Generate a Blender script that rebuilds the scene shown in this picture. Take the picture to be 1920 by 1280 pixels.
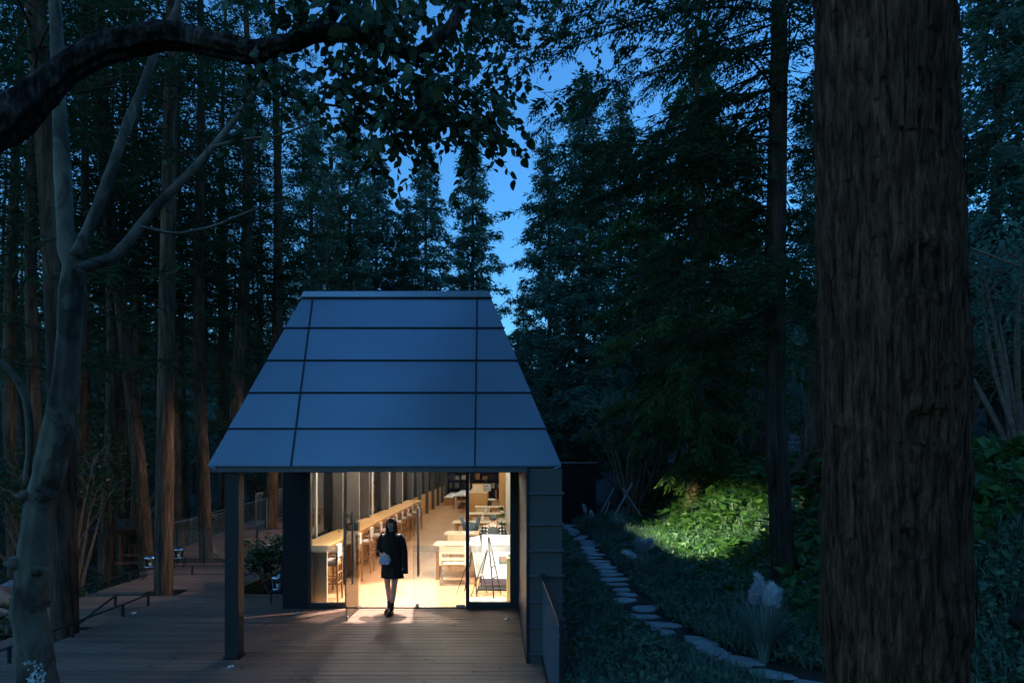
import bpy, math, random
import numpy as np
from mathutils import Vector, Matrix, Euler

for o in list(bpy.data.objects):
    bpy.data.objects.remove(o)
SC = bpy.context.scene
COL = SC.collection
R = math.radians

# ------------------------------------------------------------------ camera, sky, sun, exposure
F, CX, CY, H = 1150.0, 933.0, 867.0, 2.53          # lens in photo pixels, vanishing point, eye height
cam_d = bpy.data.cameras.new('camera')
cam_d.sensor_width = 36.0
cam_d.lens = F / 1920 * 36
cam_d.shift_x = (960 - CX) / 1920
cam_d.shift_y = (CY - 640) / 1920
cam_d.clip_start = 0.05
cam_d.clip_end = 3000
cam = bpy.data.objects.new('camera', cam_d)
cam.location = (0, 0, H)
cam.rotation_euler = (R(90), 0, 0)
COL.objects.link(cam)
SC.camera = cam

world = bpy.data.worlds.new('World')
SC.world = world
world.use_nodes = True
wn, wl = world.node_tree.nodes, world.node_tree.links
sky = wn.new('ShaderNodeTexSky')
sky.sky_type = 'NISHITA'
sky.sun_disc = False
SUN_EL, SUN_ROT = 4.0, 250.0
sky.sun_elevation = R(SUN_EL)
sky.sun_rotation = R(SUN_ROT)
sky.air_density = 1.2
sky.dust_density = 0.0
sky.ozone_density = 5.0
bg = wn['Background']
bg.inputs['Strength'].default_value = 0.15
wl.new(sky.outputs[0], bg.inputs['Color'])

sun_d = bpy.data.lights.new('sun', 'SUN')
sun_d.energy = 0.005
sun_d.angle = R(40)
sun_d.color = (0.55, 0.72, 1.0)
sun = bpy.data.objects.new('sun', sun_d)
sun.rotation_euler = (R(90 - SUN_EL), 0, R(180 - SUN_ROT))
COL.objects.link(sun)

SC.view_settings.view_transform = 'Standard'
SC.view_settings.look = 'None'
SC.view_settings.gamma = 1.0
SC.view_settings.use_curve_mapping = False
SC.view_settings.exposure = 2.45
KL = 0.38                                           # lamp powers below were set for a brighter evening
cy = SC.cycles
cy.use_denoising = True
cy.use_adaptive_sampling = True
cy.adaptive_threshold = 0.02
cy.max_bounces = 5
cy.diffuse_bounces = 3
cy.glossy_bounces = 2
cy.transmission_bounces = 2
cy.transparent_max_bounces = 12
cy.sample_clamp_indirect = 6.0
cy.caustics_reflective = False
cy.caustics_refractive = False

# ------------------------------------------------------------------ helpers
def at(px, py, Y):
    return Vector(((px - CX) / F * Y, Y, H - (py - CY) / F * Y))

def gr(px, py, z=0.0):
    return at(px, py, F * (H - z) / (py - CY))

class MB:
    """collects verts, quads and tris of ONE mesh"""
    def __init__(s):
        s.v, s.q, s.t, s.n = [], [], [], 0
    def add(s, V, Q=None, T=None):
        V = np.asarray(V, float).reshape(-1, 3)
        if Q is not None and len(Q): s.q.append(np.asarray(Q, int).reshape(-1, 4) + s.n)
        if T is not None and len(T): s.t.append(np.asarray(T, int).reshape(-1, 3) + s.n)
        s.v.append(V); s.n += len(V)
        return s
    def box(s, x0, x1, y0, y1, z0, z1, M=None):
        V = np.array([(x, y, z) for z in (z0, z1) for y in (y0, y1) for x in (x0, x1)], float)
        if M is not None:
            V = np.array([M @ Vector(p) for p in V])
        return s.add(V, [(0, 2, 3, 1), (4, 5, 7, 6), (0, 1, 5, 4), (1, 3, 7, 5), (3, 2, 6, 7), (2, 0, 4, 6)])
    def hexa(s, P):
        """8 points: bottom ring of 4 then top ring of 4 (ccw)"""
        return s.add(P, [(3, 2, 1, 0), (4, 5, 6, 7), (0, 1, 5, 4), (1, 2, 6, 5), (2, 3, 7, 6), (3, 0, 4, 7)])
    def bar(s, a, b, w, h=None, up=(0, 0, 1)):
        a, b = Vector(a), Vector(b)
        h = w if h is None else h
        d = (b - a).normalized()
        up = Vector(up)
        if abs(d.dot(up)) > .98: up = Vector((0, 1, 0))
        x = d.cross(up).normalized() * w / 2
        y = x.cross(d).normalized() * h / 2
        return s.hexa([a - x - y, a + x - y, a + x + y, a - x + y, b - x - y, b + x - y, b + x + y, b - x + y])
    def tube(s, P, rad, n=10, cap=True, wob=None):
        P = np.asarray([tuple(p) for p in P], float)
        k = len(P)
        rad = np.broadcast_to(np.asarray(rad, float), (k,))
        T = np.gradient(P, axis=0)
        T /= np.linalg.norm(T, axis=1)[:, None] + 1e-9
        ref = np.array([0, 0, 1.0]) if abs(T[0][2]) < .8 else np.array([1.0, 0, 0])
        V = []
        a = np.linspace(0, 2 * np.pi, n, endpoint=False)
        for i in range(k):
            u = ref - T[i] * ref.dot(T[i]); u /= np.linalg.norm(u) + 1e-9
            w = np.cross(T[i], u); ref = u
            r = rad[i] * (1 if wob is None else wob(a, i))
            V.append(P[i] + np.cos(a)[:, None] * u * np.reshape(r, (-1, 1)) + np.sin(a)[:, None] * w * np.reshape(r, (-1, 1)))
        V = np.concatenate(V)
        i, j = np.meshgrid(np.arange(k - 1), np.arange(n), indexing='ij')
        i, j = i.ravel(), j.ravel(); j2 = (j + 1) % n
        Q = np.stack([i * n + j, i * n + j2, (i + 1) * n + j2, (i + 1) * n + j], 1)
        Tt = []
        if cap:
            V = np.concatenate([V, P[:1], P[-1:]])
            c0, c1 = k * n, k * n + 1
            jj = np.arange(n)
            Tt = np.concatenate([np.stack([np.full(n, c0), (jj + 1) % n, jj], 1),
                                 np.stack([np.full(n, c1), (k - 1) * n + jj, (k - 1) * n + (jj + 1) % n], 1)])
        return s.add(V, Q, Tt)
    def rings(s, L, n=20, cap=True):
        """lofted ellipses: (cx, cy, cz, rx, ry)"""
        a = np.linspace(0, 2 * np.pi, n, endpoint=False)
        V = np.concatenate([np.stack([cx + rx * np.cos(a), cy_ + ry * np.sin(a), np.full(n, cz)], 1) for cx, cy_, cz, rx, ry in L])
        k = len(L)
        i, j = np.meshgrid(np.arange(k - 1), np.arange(n), indexing='ij')
        i, j = i.ravel(), j.ravel(); j2 = (j + 1) % n
        Q = np.stack([i * n + j, i * n + j2, (i + 1) * n + j2, (i + 1) * n + j], 1)
        Tt = []
        if cap:
            V = np.concatenate([V, [L[0][:3]], [L[-1][:3]]])
            jj = np.arange(n)
            Tt = np.concatenate([np.stack([np.full(n, k * n), (jj + 1) % n, jj], 1),
                                 np.stack([np.full(n, k * n + 1), (k - 1) * n + jj, (k - 1) * n + (jj + 1) % n], 1)])
        return s.add(V, Q, Tt)
    def mesh(s, name, m=None, smooth=False):
        V = np.concatenate(s.v) if s.v else np.zeros((0, 3))
        q = np.concatenate(s.q) if s.q else np.zeros((0, 4), int)
        t = np.concatenate(s.t) if s.t else np.zeros((0, 3), int)
        me = bpy.data.meshes.new(name)
        me.vertices.add(len(V)); me.vertices.foreach_set('co', V.astype(np.float32).ravel())
        loops = np.concatenate([q.ravel(), t.ravel()]).astype(np.int32)
        me.loops.add(len(loops)); me.loops.foreach_set('vertex_index', loops)
        st = np.concatenate([np.arange(len(q)) * 4, len(q) * 4 + np.arange(len(t)) * 3]).astype(np.int32)
        me.polygons.add(len(st)); me.polygons.foreach_set('loop_start', st)
        try:
            me.polygons.foreach_set('loop_total', np.concatenate([np.full(len(q), 4), np.full(len(t), 3)]).astype(np.int32))
        except Exception:
            pass
        me.polygons.foreach_set('use_smooth', np.full(len(st), bool(smooth)))
        me.update(calc_edges=True); me.validate()
        if m is not None: me.materials.append(m)
        return me
    def build(s, name, m, parent=None, smooth=False, bevel=0):
        return obj(name, s.mesh(name, m, smooth), parent, bevel)

def obj(name, me, parent=None, bevel=0):
    o = bpy.data.objects.new(name, me)
    COL.objects.link(o)
    if parent is not None: o.parent = parent
    if bevel:
        b = o.modifiers.new('bevel', 'BEVEL'); b.width = bevel; b.segments = 2; b.limit_method = 'ANGLE'
    return o

def tag(o, label=None, cat=None, group=None, kind=None):
    if label: o['label'] = label
    if cat: o['category'] = cat
    if group: o['group'] = group
    if kind: o['kind'] = kind
    return o

def empty(name, loc=(0, 0, 0), rz=0.0, label=None, cat=None, group=None):
    o = bpy.data.objects.new(name, None)
    COL.objects.link(o)
    o.empty_display_size = .1
    o.location = loc; o.rotation_euler = (0, 0, rz)
    return tag(o, label, cat, group)

def copy_tree(o, parent=None):
    c = o.copy(); COL.objects.link(c)
    if parent is not None: c.parent = parent
    for ch in list(o.children): copy_tree(ch, c)
    return c

# ------------------------------------------------------------------ materials
MATS = {}
def newmat(name):
    m = bpy.data.materials.new(name); m.use_nodes = True
    MATS[name] = m
    return m, m.node_tree.nodes, m.node_tree.links, m.node_tree.nodes['Principled BSDF']

def mixrgb(n, l, a, b, fac, mode='MIX'):
    x = n.new('ShaderNodeMix'); x.data_type = 'RGBA'; x.blend_type = mode
    for s, v in (('A', a), ('B', b), ('Factor', fac)):
        if hasattr(v, 'is_output'): l.new(v, x.inputs[s])
        elif s == 'Factor': x.inputs[s].default_value = v
        else: x.inputs[s].default_value = (*v, 1) if len(v) == 3 else v
    return x.outputs['Result']

def noise(n, l, scale, detail=4, stretch=(1, 1, 1), coord='Object', rough=.55, dist=0.0):
    tc = n.new('ShaderNodeTexCoord'); mp = n.new('ShaderNodeMapping')
    mp.inputs['Scale'].default_value = stretch
    l.new(tc.outputs[coord], mp.inputs['Vector'])
    t = n.new('ShaderNodeTexNoise')
    t.inputs['Scale'].default_value = scale; t.inputs['Detail'].default_value = detail
    t.inputs['Roughness'].default_value = rough; t.inputs['Distortion'].default_value = dist
    l.new(mp.outputs[0], t.inputs['Vector'])
    return t.outputs['Fac']

def ramp(n, l, fac, stops):
    r = n.new('ShaderNodeValToRGB'); e = r.color_ramp.elements
    while len(e) < len(stops): e.new(.5)
    for k, (p, c) in enumerate(stops):
        e[k].position = p; e[k].color = (*c, 1) if len(c) == 3 else c
    l.new(fac, r.inputs['Fac'])
    return r.outputs['Color']

def mat(name, c1, c2=None, scale=8, detail=5, stretch=(1, 1, 1), rough=.6, metal=0.0, bump=0.0, bscale=None, coord='Object',
        var=0.0, spec=.4, rvar=0.0, lo=.3, hi=.7, dist=0.0, bstretch=None, coat=0):
    m, n, l, p = newmat(name)
    p.inputs['Roughness'].default_value = rough
    p.inputs['Metallic'].default_value = metal
    p.inputs['Specular IOR Level'].default_value = spec
    p.inputs['Coat Weight'].default_value = coat
    col = None
    if c2 is None: p.inputs['Base Color'].default_value = (*c1, 1)
    else:
        f = noise(n, l, scale, detail, stretch, coord, dist=dist)
        col = ramp(n, l, f, [(lo, c1), (hi, c2)])
    if var:
        oi = n.new('ShaderNodeObjectInfo')
        mr = n.new('ShaderNodeMapRange')
        mr.inputs['To Min'].default_value = 1 - var; mr.inputs['To Max'].default_value = 1 + var
        l.new(oi.outputs['Random'], mr.inputs['Value'])
        hs = n.new('ShaderNodeHueSaturation'); l.new(mr.outputs[0], hs.inputs['Value'])
        if col is None: hs.inputs['Color'].default_value = (*c1, 1)
        else: l.new(col, hs.inputs['Color'])
        col = hs.outputs['Color']
    if col is not None: l.new(col, p.inputs['Base Color'])
    if rvar:
        f2 = noise(n, l, scale * .6, 3, (1, 1, 1), coord)
        mr = n.new('ShaderNodeMapRange')
        mr.inputs['To Min'].default_value = rough - rvar; mr.inputs['To Max'].default_value = rough + rvar
        l.new(f2, mr.inputs['Value']); l.new(mr.outputs[0], p.inputs['Roughness'])
    if bump:
        f3 = noise(n, l, bscale or scale, 6, bstretch or stretch, coord, dist=dist)
        b = n.new('ShaderNodeBump'); b.inputs['Strength'].default_value = bump; b.inputs['Distance'].default_value = .02
        l.new(f3, b.inputs['Height']); l.new(b.outputs[0], p.inputs['Normal'])
    return m

def leafmat(name, c1, c2, transl=.35, gloss=.0, rough=.45):
    m, n, l, p = newmat(name)
    out = n['Material Output']
    g = n.new('ShaderNodeNewGeometry'); oi = n.new('ShaderNodeObjectInfo')
    col = ramp(n, l, g.outputs['Random Per Island'], [(0, c1), (1, c2)])
    mr = n.new('ShaderNodeMapRange'); mr.inputs['To Min'].default_value = .75; mr.inputs['To Max'].default_value = 1.25
    l.new(oi.outputs['Random'], mr.inputs['Value'])
    hs = n.new('ShaderNodeHueSaturation'); l.new(mr.outputs[0], hs.inputs['Value']); l.new(col, hs.inputs['Color'])
    d = n.new('ShaderNodeBsdfDiffuse'); t = n.new('ShaderNodeBsdfTranslucent'); mx = n.new('ShaderNodeMixShader')
    l.new(hs.outputs[0], d.inputs['Color']); l.new(hs.outputs[0], t.inputs['Color'])
    mx.inputs[0].default_value = transl
    l.new(d.outputs[0], mx.inputs[1]); l.new(t.outputs[0], mx.inputs[2])
    last = mx
    if gloss:
        gl = n.new('ShaderNodeBsdfGlossy'); gl.inputs['Roughness'].default_value = rough
        m2 = n.new('ShaderNodeMixShader'); m2.inputs[0].default_value = gloss
        l.new(mx.outputs[0], m2.inputs[1]); l.new(gl.outputs[0], m2.inputs[2]); last = m2
    l.new(last.outputs[0], out.inputs['Surface'])
    return m

def glassmat(name, tintc=(.93, .97, .95), base=.04, rough=.0):
    """thin architectural pane: lets light straight through, mirrors more at grazing angles"""
    m, n, l, p = newmat(name)
    out = n['Material Output']
    tr = n.new('ShaderNodeBsdfTransparent'); tr.inputs['Color'].default_value = (*tintc, 1)
    gl = n.new('ShaderNodeBsdfGlossy'); gl.inputs['Roughness'].default_value = rough
    lw = n.new('ShaderNodeFresnel'); lw.inputs['IOR'].default_value = 1.45
    mx = n.new('ShaderNodeMixShader')
    l.new(lw.outputs[0], mx.inputs[0]); l.new(tr.outputs[0], mx.inputs[1]); l.new(gl.outputs[0], mx.inputs[2])
    l.new(mx.outputs[0], out.inputs['Surface'])
    return m

def emitmat(name, col, strength):
    m, n, l, p = newmat(name)
    p.inputs['Base Color'].default_value = (*col, 1)
    p.inputs['Emission Color'].default_value = (*col, 1)
    p.inputs['Emission Strength'].default_value = strength
    return m

def barkmat(name, dark, mid, light, vs=1.0, bump=.9, zs=.10, sharp=.2):
    """fibrous bark: strips running up the trunk"""
    m, n, l, p = newmat(name)
    f1 = noise(n, l, 14 * vs, 7, (1, 1, zs), rough=.65, dist=.4)
    f2 = noise(n, l, 2.2, 4, (1, 1, .5))
    f3 = noise(n, l, 42 * vs, 5, (1, 1, .08), rough=.7)
    a = ramp(n, l, f1, [(.5 - sharp, dark), (.5, mid), (.5 + sharp * 1.1, light)])
    tone = ramp(n, l, f2, [(.3, (.62, .60, .60)), (.7, (1.15, 1.05, .95))])
    c = mixrgb(n, l, a, tone, 1.0, 'MULTIPLY')
    fine = ramp(n, l, f3, [(.35, (.6, .6, .6)), (.65, (1.1, 1.1, 1.1))])
    c = mixrgb(n, l, c, fine, .8, 'MULTIPLY')
    oi = n.new('ShaderNodeObjectInfo'); mr = n.new('ShaderNodeMapRange')
    mr.inputs['To Min'].default_value = .75; mr.inputs['To Max'].default_value = 1.2
    l.new(oi.outputs['Random'], mr.inputs['Value'])
    hs = n.new('ShaderNodeHueSaturation'); l.new(mr.outputs[0], hs.inputs['Value']); l.new(c, hs.inputs['Color'])
    l.new(hs.outputs[0], p.inputs['Base Color'])
    p.inputs['Roughness'].default_value = .9; p.inputs['Specular IOR Level'].default_value = .15
    ad = n.new('ShaderNodeMath'); ad.operation = 'ADD'; l.new(f1, ad.inputs[0]); l.new(f3, ad.inputs[1])
    b = n.new('ShaderNodeBump'); b.inputs['Strength'].default_value = bump; b.inputs['Distance'].default_value = .03
    l.new(ad.outputs[0], b.inputs['Height']); l.new(b.outputs[0], p.inputs['Normal'])
    return m

M = MATS
barkmat('bark_cedar', (.045, .027, .018), (.15, .092, .060), (.31, .21, .145))
barkmat('bark_great', (.04, .016, .008), (.18, .080, .042), (.37, .20, .115), vs=2.2, zs=.13, sharp=.16)
barkmat('bark_dark', (.03, .022, .018), (.08, .058, .045), (.15, .11, .085))
barkmat('bark_rough', (.012, .010, .009), (.05, .042, .036), (.15, .125, .105), vs=1.1, zs=.35, sharp=.12)
def palebark():
    m, n, l, p = newmat('bark_pale')
    f1 = noise(n, l, 3.0, 5, (1, 1, .6)); f2 = noise(n, l, 26, 3, (1, 1, 2.6)); f3 = noise(n, l, 2.6, 5, (1, 1, .6), dist=.9)
    base = ramp(n, l, f1, [(.3, (.085, .064, .044)), (.66, (.25, .195, .135))])
    spots = ramp(n, l, f2, [(.28, (.25, .22, .2)), (.38, (1, 1, 1))])
    c = mixrgb(n, l, base, spots, .85, 'MULTIPLY')
    stain = ramp(n, l, f3, [(.42, (.30, .28, .26)), (.52, (1, 1, 1))])
    c = mixrgb(n, l, c, stain, .85, 'MULTIPLY')
    l.new(c, p.inputs['Base Color']); p.inputs['Roughness'].default_value = .75; p.inputs['Specular IOR Level'].default_value = .25
    b = n.new('ShaderNodeBump'); b.inputs['Strength'].default_value = .35; b.inputs['Distance'].default_value = .01
    l.new(f2, b.inputs['Height']); l.new(b.outputs[0], p.inputs['Normal'])
palebark()
leafmat('leaf_cedar', (.030, .060, .030), (.065, .115, .048))
leafmat('leaf_spire', (.075, .15, .11), (.15, .25, .17), .45)  # pale teal lift in the leaf colour stands in for distance haze
leafmat('leaf_weep', (.045, .09, .03), (.12, .18, .055))
leafmat('leaf_broad', (.020, .045, .014), (.060, .10, .028), .3, .04)
leafmat('leaf_cover', (.05, .12, .06), (.14, .24, .12), .3, .05)
leafmat('leaf_bank', (.035, .10, .022), (.10, .20, .045), .35, .04)
leafmat('leaf_shrub', (.022, .06, .018), (.07, .14, .04), .25, .08, .35)
leafmat('grass_blue', (.09, .15, .11), (.20, .29, .22), .3)
leafmat('pampas_blade', (.18, .25, .20), (.36, .44, .36), .3)
leafmat('plume', (.75, .73, .73), (.88, .86, .86), .45)
mat('soil', (.018, .014, .010), (.06, .045, .03), 3, bump=.7, bscale=18, rough=.95, coord='Object')
mat('deck_wood', (.20, .100, .062), (.33, .180, .120), 3.0, stretch=(.25, 9, 9), rough=.55, bump=.18, bscale=9, var=.2, spec=.35, rvar=.12)
mat('roof_metal', (.235, .278, .325), (.28, .325, .375), .9, detail=7, rough=.36, metal=.85, bump=.06, bscale=160, var=.05, spec=.5, rvar=.06)
mat('rib_metal', (.035, .037, .04), None, rough=.4, metal=.4)
mat('clad_panel', (.085, .075, .066), (.12, .106, .094), 30, detail=8, rough=.75, bump=.12, bscale=120, var=.05)
mat('dark_metal', (.028, .029, .031), (.04, .04, .042), 40, rough=.42, metal=.3)
mat('fascia_metal', (.10, .10, .105), (.13, .13, .135), 5, rough=.5, metal=.3)
mat('soffit', (.55, .52, .48), None, rough=.7)
mat('post_metal', (.034, .033, .031), (.046, .044, .041), 6, stretch=(1, 1, .3), rough=.5, metal=.1, spec=.3)
mat('black_wall', (.012, .013, .014), (.02, .021, .022), 20, rough=.6, spec=.2)
mat('oak', (.46, .235, .075), (.58, .33, .125), 3, stretch=(9, .4, 9), rough=.45, bump=.08)
mat('oak_light', (.58, .42, .26), (.70, .53, .35), 3, stretch=(9, 1, .5), rough=.5)
mat('floor_wood', (.37, .18, .078), (.50, .27, .13), 2.5, stretch=(7, .35, 1), rough=.38, var=0, rvar=.08)
mat('wall_inner', (.66, .62, .56), (.74, .70, .63), 3, rough=.8)
mat('fin', (.065, .06, .055), (.085, .078, .07), 4, rough=.55)
mat('cream', (.75, .72, .66), None, rough=.7)
mat('upholstery', (.50, .44, .40), (.58, .52, .47), 60, rough=.9)
mat('white_board', (.78, .78, .78), None, rough=.5)
mat('steel', (.42, .42, .43), None, rough=.28, metal=.95)
mat('chrome', (.75, .75, .77), None, rough=.15, metal=1.0)
mat('brass_panel', (.60, .48, .18), (.66, .53, .22), 6, rough=.35, metal=.35)
mat('terrace_stone', (.30, .29, .28), (.45, .44, .42), 5, rough=.85, bump=.5, bscale=22, var=.15)
mat('rock', (.16, .14, .13), (.36, .32, .29), 3, rough=.9, bump=.8, bscale=9, var=.2)
mat('red_wood', (.16, .045, .018), (.26, .08, .03), 6, stretch=(1, 1, .2), rough=.6)
mat('stake', (.30, .28, .26), (.45, .42, .40), 6, stretch=(6, 6, .6), rough=.7, var=.25)
mat('shrub_stem', (.13, .075, .05), (.26, .16, .11), 8, rough=.8, var=.2)
mat('net', (.20, .19, .18), None, rough=.5, metal=.4)
mat('skin', (.62, .38, .29), (.66, .42, .32), 20, rough=.5)
mat('black_cloth', (.010, .010, .011), (.022, .022, .024), 50, rough=.85)
mat('grey_cloth', (.05, .055, .06), (.08, .085, .09), 60, rough=.9)
mat('hair_brown', (.07, .035, .022), (.14, .075, .048), 30, stretch=(1, 1, .1), rough=.5)
mat('leather', (.010, .010, .010), None, rough=.22, spec=.6)
mat('pale_packet', (.42, .55, .78), (.78, .84, .92), 22, rough=.45)
mat('denim', (.09, .14, .19), (.16, .22, .28), 30, rough=.9)
mat('plum', (.10, .07, .09), (.16, .11, .13), 1.5, rough=.7)
mat('screen_grey', (.30, .31, .33), None, rough=.4)
mat('print_dark', (.06, .06, .065), None, rough=.7)
mat('print_grey', (.45, .45, .46), None, rough=.7)
mat('photo_print', (.07, .22, .17), (.45, .22, .18), 9, detail=3, rough=.4, lo=.45, hi=.6)
mat('ceramic', (.8, .79, .76), None, rough=.3)
mat('white_flower', (.78, .80, .76), None, rough=.7)
glassmat('glass')
glassmat('glass_edge', (.55, .85, .72))
m_, n_, l_, p_ = newmat('frost')
t_ = n_.new('ShaderNodeBsdfTransparent'); d_ = n_.new('ShaderNodeBsdfTranslucent'); x_ = n_.new('ShaderNodeMixShader')
d_.inputs['Color'].default_value = (.8, .8, .8, 1); x_.inputs[0].default_value = .3
l_.new(t_.outputs[0], x_.inputs[1]); l_.new(d_.outputs[0], x_.inputs[2]); l_.new(x_.outputs[0], n_['Material Output'].inputs['Surface'])
emitmat('lamp_glow', (1.0, .86, .66), 12.0)
def plaid():
    m, n, l, p = newmat('plaid')
    tc = n.new('ShaderNodeTexCoord')
    c = None
    for ax, s in (('X', 26), ('Z', 26)):
        sx = n.new('ShaderNodeSeparateXYZ'); l.new(tc.outputs['Object'], sx.inputs[0])
        mu = n.new('ShaderNodeMath'); mu.operation = 'MULTIPLY'; mu.inputs[1].default_value = s * 3; l.new(sx.outputs[ax], mu.inputs[0])
        si = n.new('ShaderNodeMath'); si.operation = 'SINE'; l.new(mu.outputs[0], si.inputs[0])
        r = ramp(n, l, si.outputs[0], [(.3, (.10, .11, .12)), (.5, (.9, .9, .88))])
        c = r if c is None else mixrgb(n, l, c, r, 1.0, 'MULTIPLY')
    l.new(c, p.inputs['Base Color']); p.inputs['Roughness'].default_value = .9
plaid()
# ------------------------------------------------------------------ terrain
def sstep(a, b, x):
    t = np.clip((x - a) / (b - a), 0, 1)
    return t * t * (3 - 2 * t)

def wav(x, y, s):
    return (np.sin(x * 1.3 * s + 1.7) * np.cos(y * 1.1 * s + .4) + np.sin(x * 2.9 * s - y * 2.3 * s + 2.1) * .5) / 1.5

def g(x, y):
    x = np.asarray(x, float); y = np.asarray(y, float)
    toe = 5.0 + .10 * np.clip(y - 12, -6, 20)
    right = -.34 + .30 * sstep(3.6, 5.2, x) + 2.55 * sstep(toe - .2, toe + 3.7, x) + .05 * np.clip(x - toe - 3.7, 0, 40)
    left = -.62 + .015 * np.clip(y - 14, 0, 30) - .35 * sstep(-9, -14, x)
    k = sstep(-.4, .4, x)
    z = left * (1 - k) + right * k + .05 * wav(x, y, .9) * (1 - .6 * k) + .12 * wav(x, y, .25) * sstep(3.4, 9, abs(x + 1.5))
    z = z + .34 * np.clip(y - 62, 0, 60) + .26 * np.clip(-x - 24, 0, 50) + .30 * np.clip(x - 22, 0, 50) + .55 * np.clip(-y - 5, 0, 14) * sstep(-5, 1, x)
    return z

def gz(x, y): return float(g(x, y))

def terrain():
    xs = np.concatenate([[-600, -200, -90, -60], np.arange(-45, -8, .9), np.arange(-8, 12, .25), np.arange(12, 45, .9), [60, 90, 200, 600]])
    ys = np.concatenate([[-300, -100, -40], np.arange(-25, 3, 1.2), np.arange(3, 32, .25), np.arange(32, 75, 1.0), [90, 140, 300, 900]])
    X, Y = np.meshgrid(xs, ys, indexing='ij')
    Z = g(X, Y)
    # the building stands on a level pad
    V = np.stack([X, Y, Z], -1).reshape(-1, 3)
    ny = len(ys)
    i, j = np.meshgrid(np.arange(len(xs) - 1), np.arange(ny - 1), indexing='ij'); i, j = i.ravel(), j.ravel()
    Q = np.stack([i * ny + j, (i + 1) * ny + j, (i + 1) * ny + j + 1, i * ny + j + 1], 1)
    o = MB().add(V, Q).build('ground', M['soil'], smooth=True)
    tag(o, 'dark earth of the forest floor and planted bank', kind='structure')
terrain()

# ------------------------------------------------------------------ deck
def deck():
    d = tag(empty('deck'), 'wide terrace of brown boards in front of and beside the pavilion', kind='structure')
    rng = random.Random(4)
    me = MB().box(-.5, .5, -.069, .069, -.028, 0).mesh('plank', M['deck_wood'])
    pitch = .145
    count = 0
    y = 5.35
    def runs(y):
        # spans of deck in x for a board centred at y
        if y < 6.3: return [(-4.9, .56)]
        if y < 10.68:
            return [(-6.2, .56 if y < 7.7 else .36)]
        if y < 11.72: return [(-7.83, -3.76)]
        if y < 13.9: return [(-7.83, -5.2)]
        return []
    while y < 14:
        for (a, b) in runs(y):
            # joints
            cuts = [a]
            x = a + rng.choice([1.1, 1.9, 2.6])
            while x < b - .7:
                cuts.append(x); x += rng.choice([2.2, 2.8, 3.3])
            cuts.append(b)
            for p, q in zip(cuts[:-1], cuts[1:]):
                # hole for the tree that grows through the deck
                segs = [(p, q)]
                if abs(y - 11.97) < .27:
                    segs = []
                    h0, h1 = -6.84, -6.14
                    if q <= h0 or p >= h1: segs = [(p, q)]
                    else:
                        if p < h0 - .1: segs.append((p, h0))
                        if q > h1 + .1: segs.append((h1, q))
                for s0, s1 in segs:
                    o = obj('plank', me, d)
                    o.location = ((s0 + s1) / 2, y, rng.uniform(-.0015, .0015)); o.scale = (s1 - s0 - .004, 1, 1)
                    count += 1
        y += pitch
    # frame under the boards
    j = MB()
    for (x0, x1, y0, y1) in ((-6.17, .53, 5.4, 10.6), (-7.8, -3.8, 10.62, 11.64), (-7.8, -5.23, 11.66, 13.82)):
        yy = [y0, y1]
        for x in np.arange(x0 + .3, x1, .6):
            if abs(x + 6.5) < .45 and y0 > 11.6: continue
            j.box(x - .03, x + .03, y0 + .05, y1 - .05, -.24, -.03)
    j.build('joist', M['dark_metal'], d)
    f = MB()
    f.box(-6.235, -6.205, 5.4, 10.6, -.30, -.002)
    f.build('edge_board', M['deck_wood'], d)
    MB().box(-7.87, -7.84, 10.62, 13.9, -.30, -.002).build('edge_board', M['deck_wood'], d)
    MB().box(-5.195, -5.165, 11.79, 13.92, -.30, .012).build('edge_board', M['oak'], d)
    MB().box(-7.83, -6.24, 10.575, 10.60, -.30, -.002).build('edge_board', M['deck_wood'], d)
    MB().box(-7.84, -5.2, 13.92, 13.95, -.30, -.002).build('edge_board', M['deck_wood'], d)
    MB().box(-5.16, -3.76, 11.79, 11.82, -.30, -.002).build('edge_board', M['deck_wood'], d)
    MB().box(.565, .59, 5.3, 7.7, -.34, -.002).build('edge_board', M['deck_wood'], d)
    # lower landing of the stair well
    me2 = MB().box(-.5, .5, -.069, .069, -.028, 0).mesh('plank', M['deck_wood'])
    yy = 8.6
    while yy < 10.3:
        o = obj('plank', me2, d); o.location = (-7.05, yy, -.27); o.scale = (1.5, 1, 1); yy += pitch
    yy = 6.4
    while yy < 8.5:
        o = obj('plank', me2, d); o.location = (-7.0, yy, -.44); o.scale = (1.5, 1, 1); yy += pitch
    print('planks', count)
deck()

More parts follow.
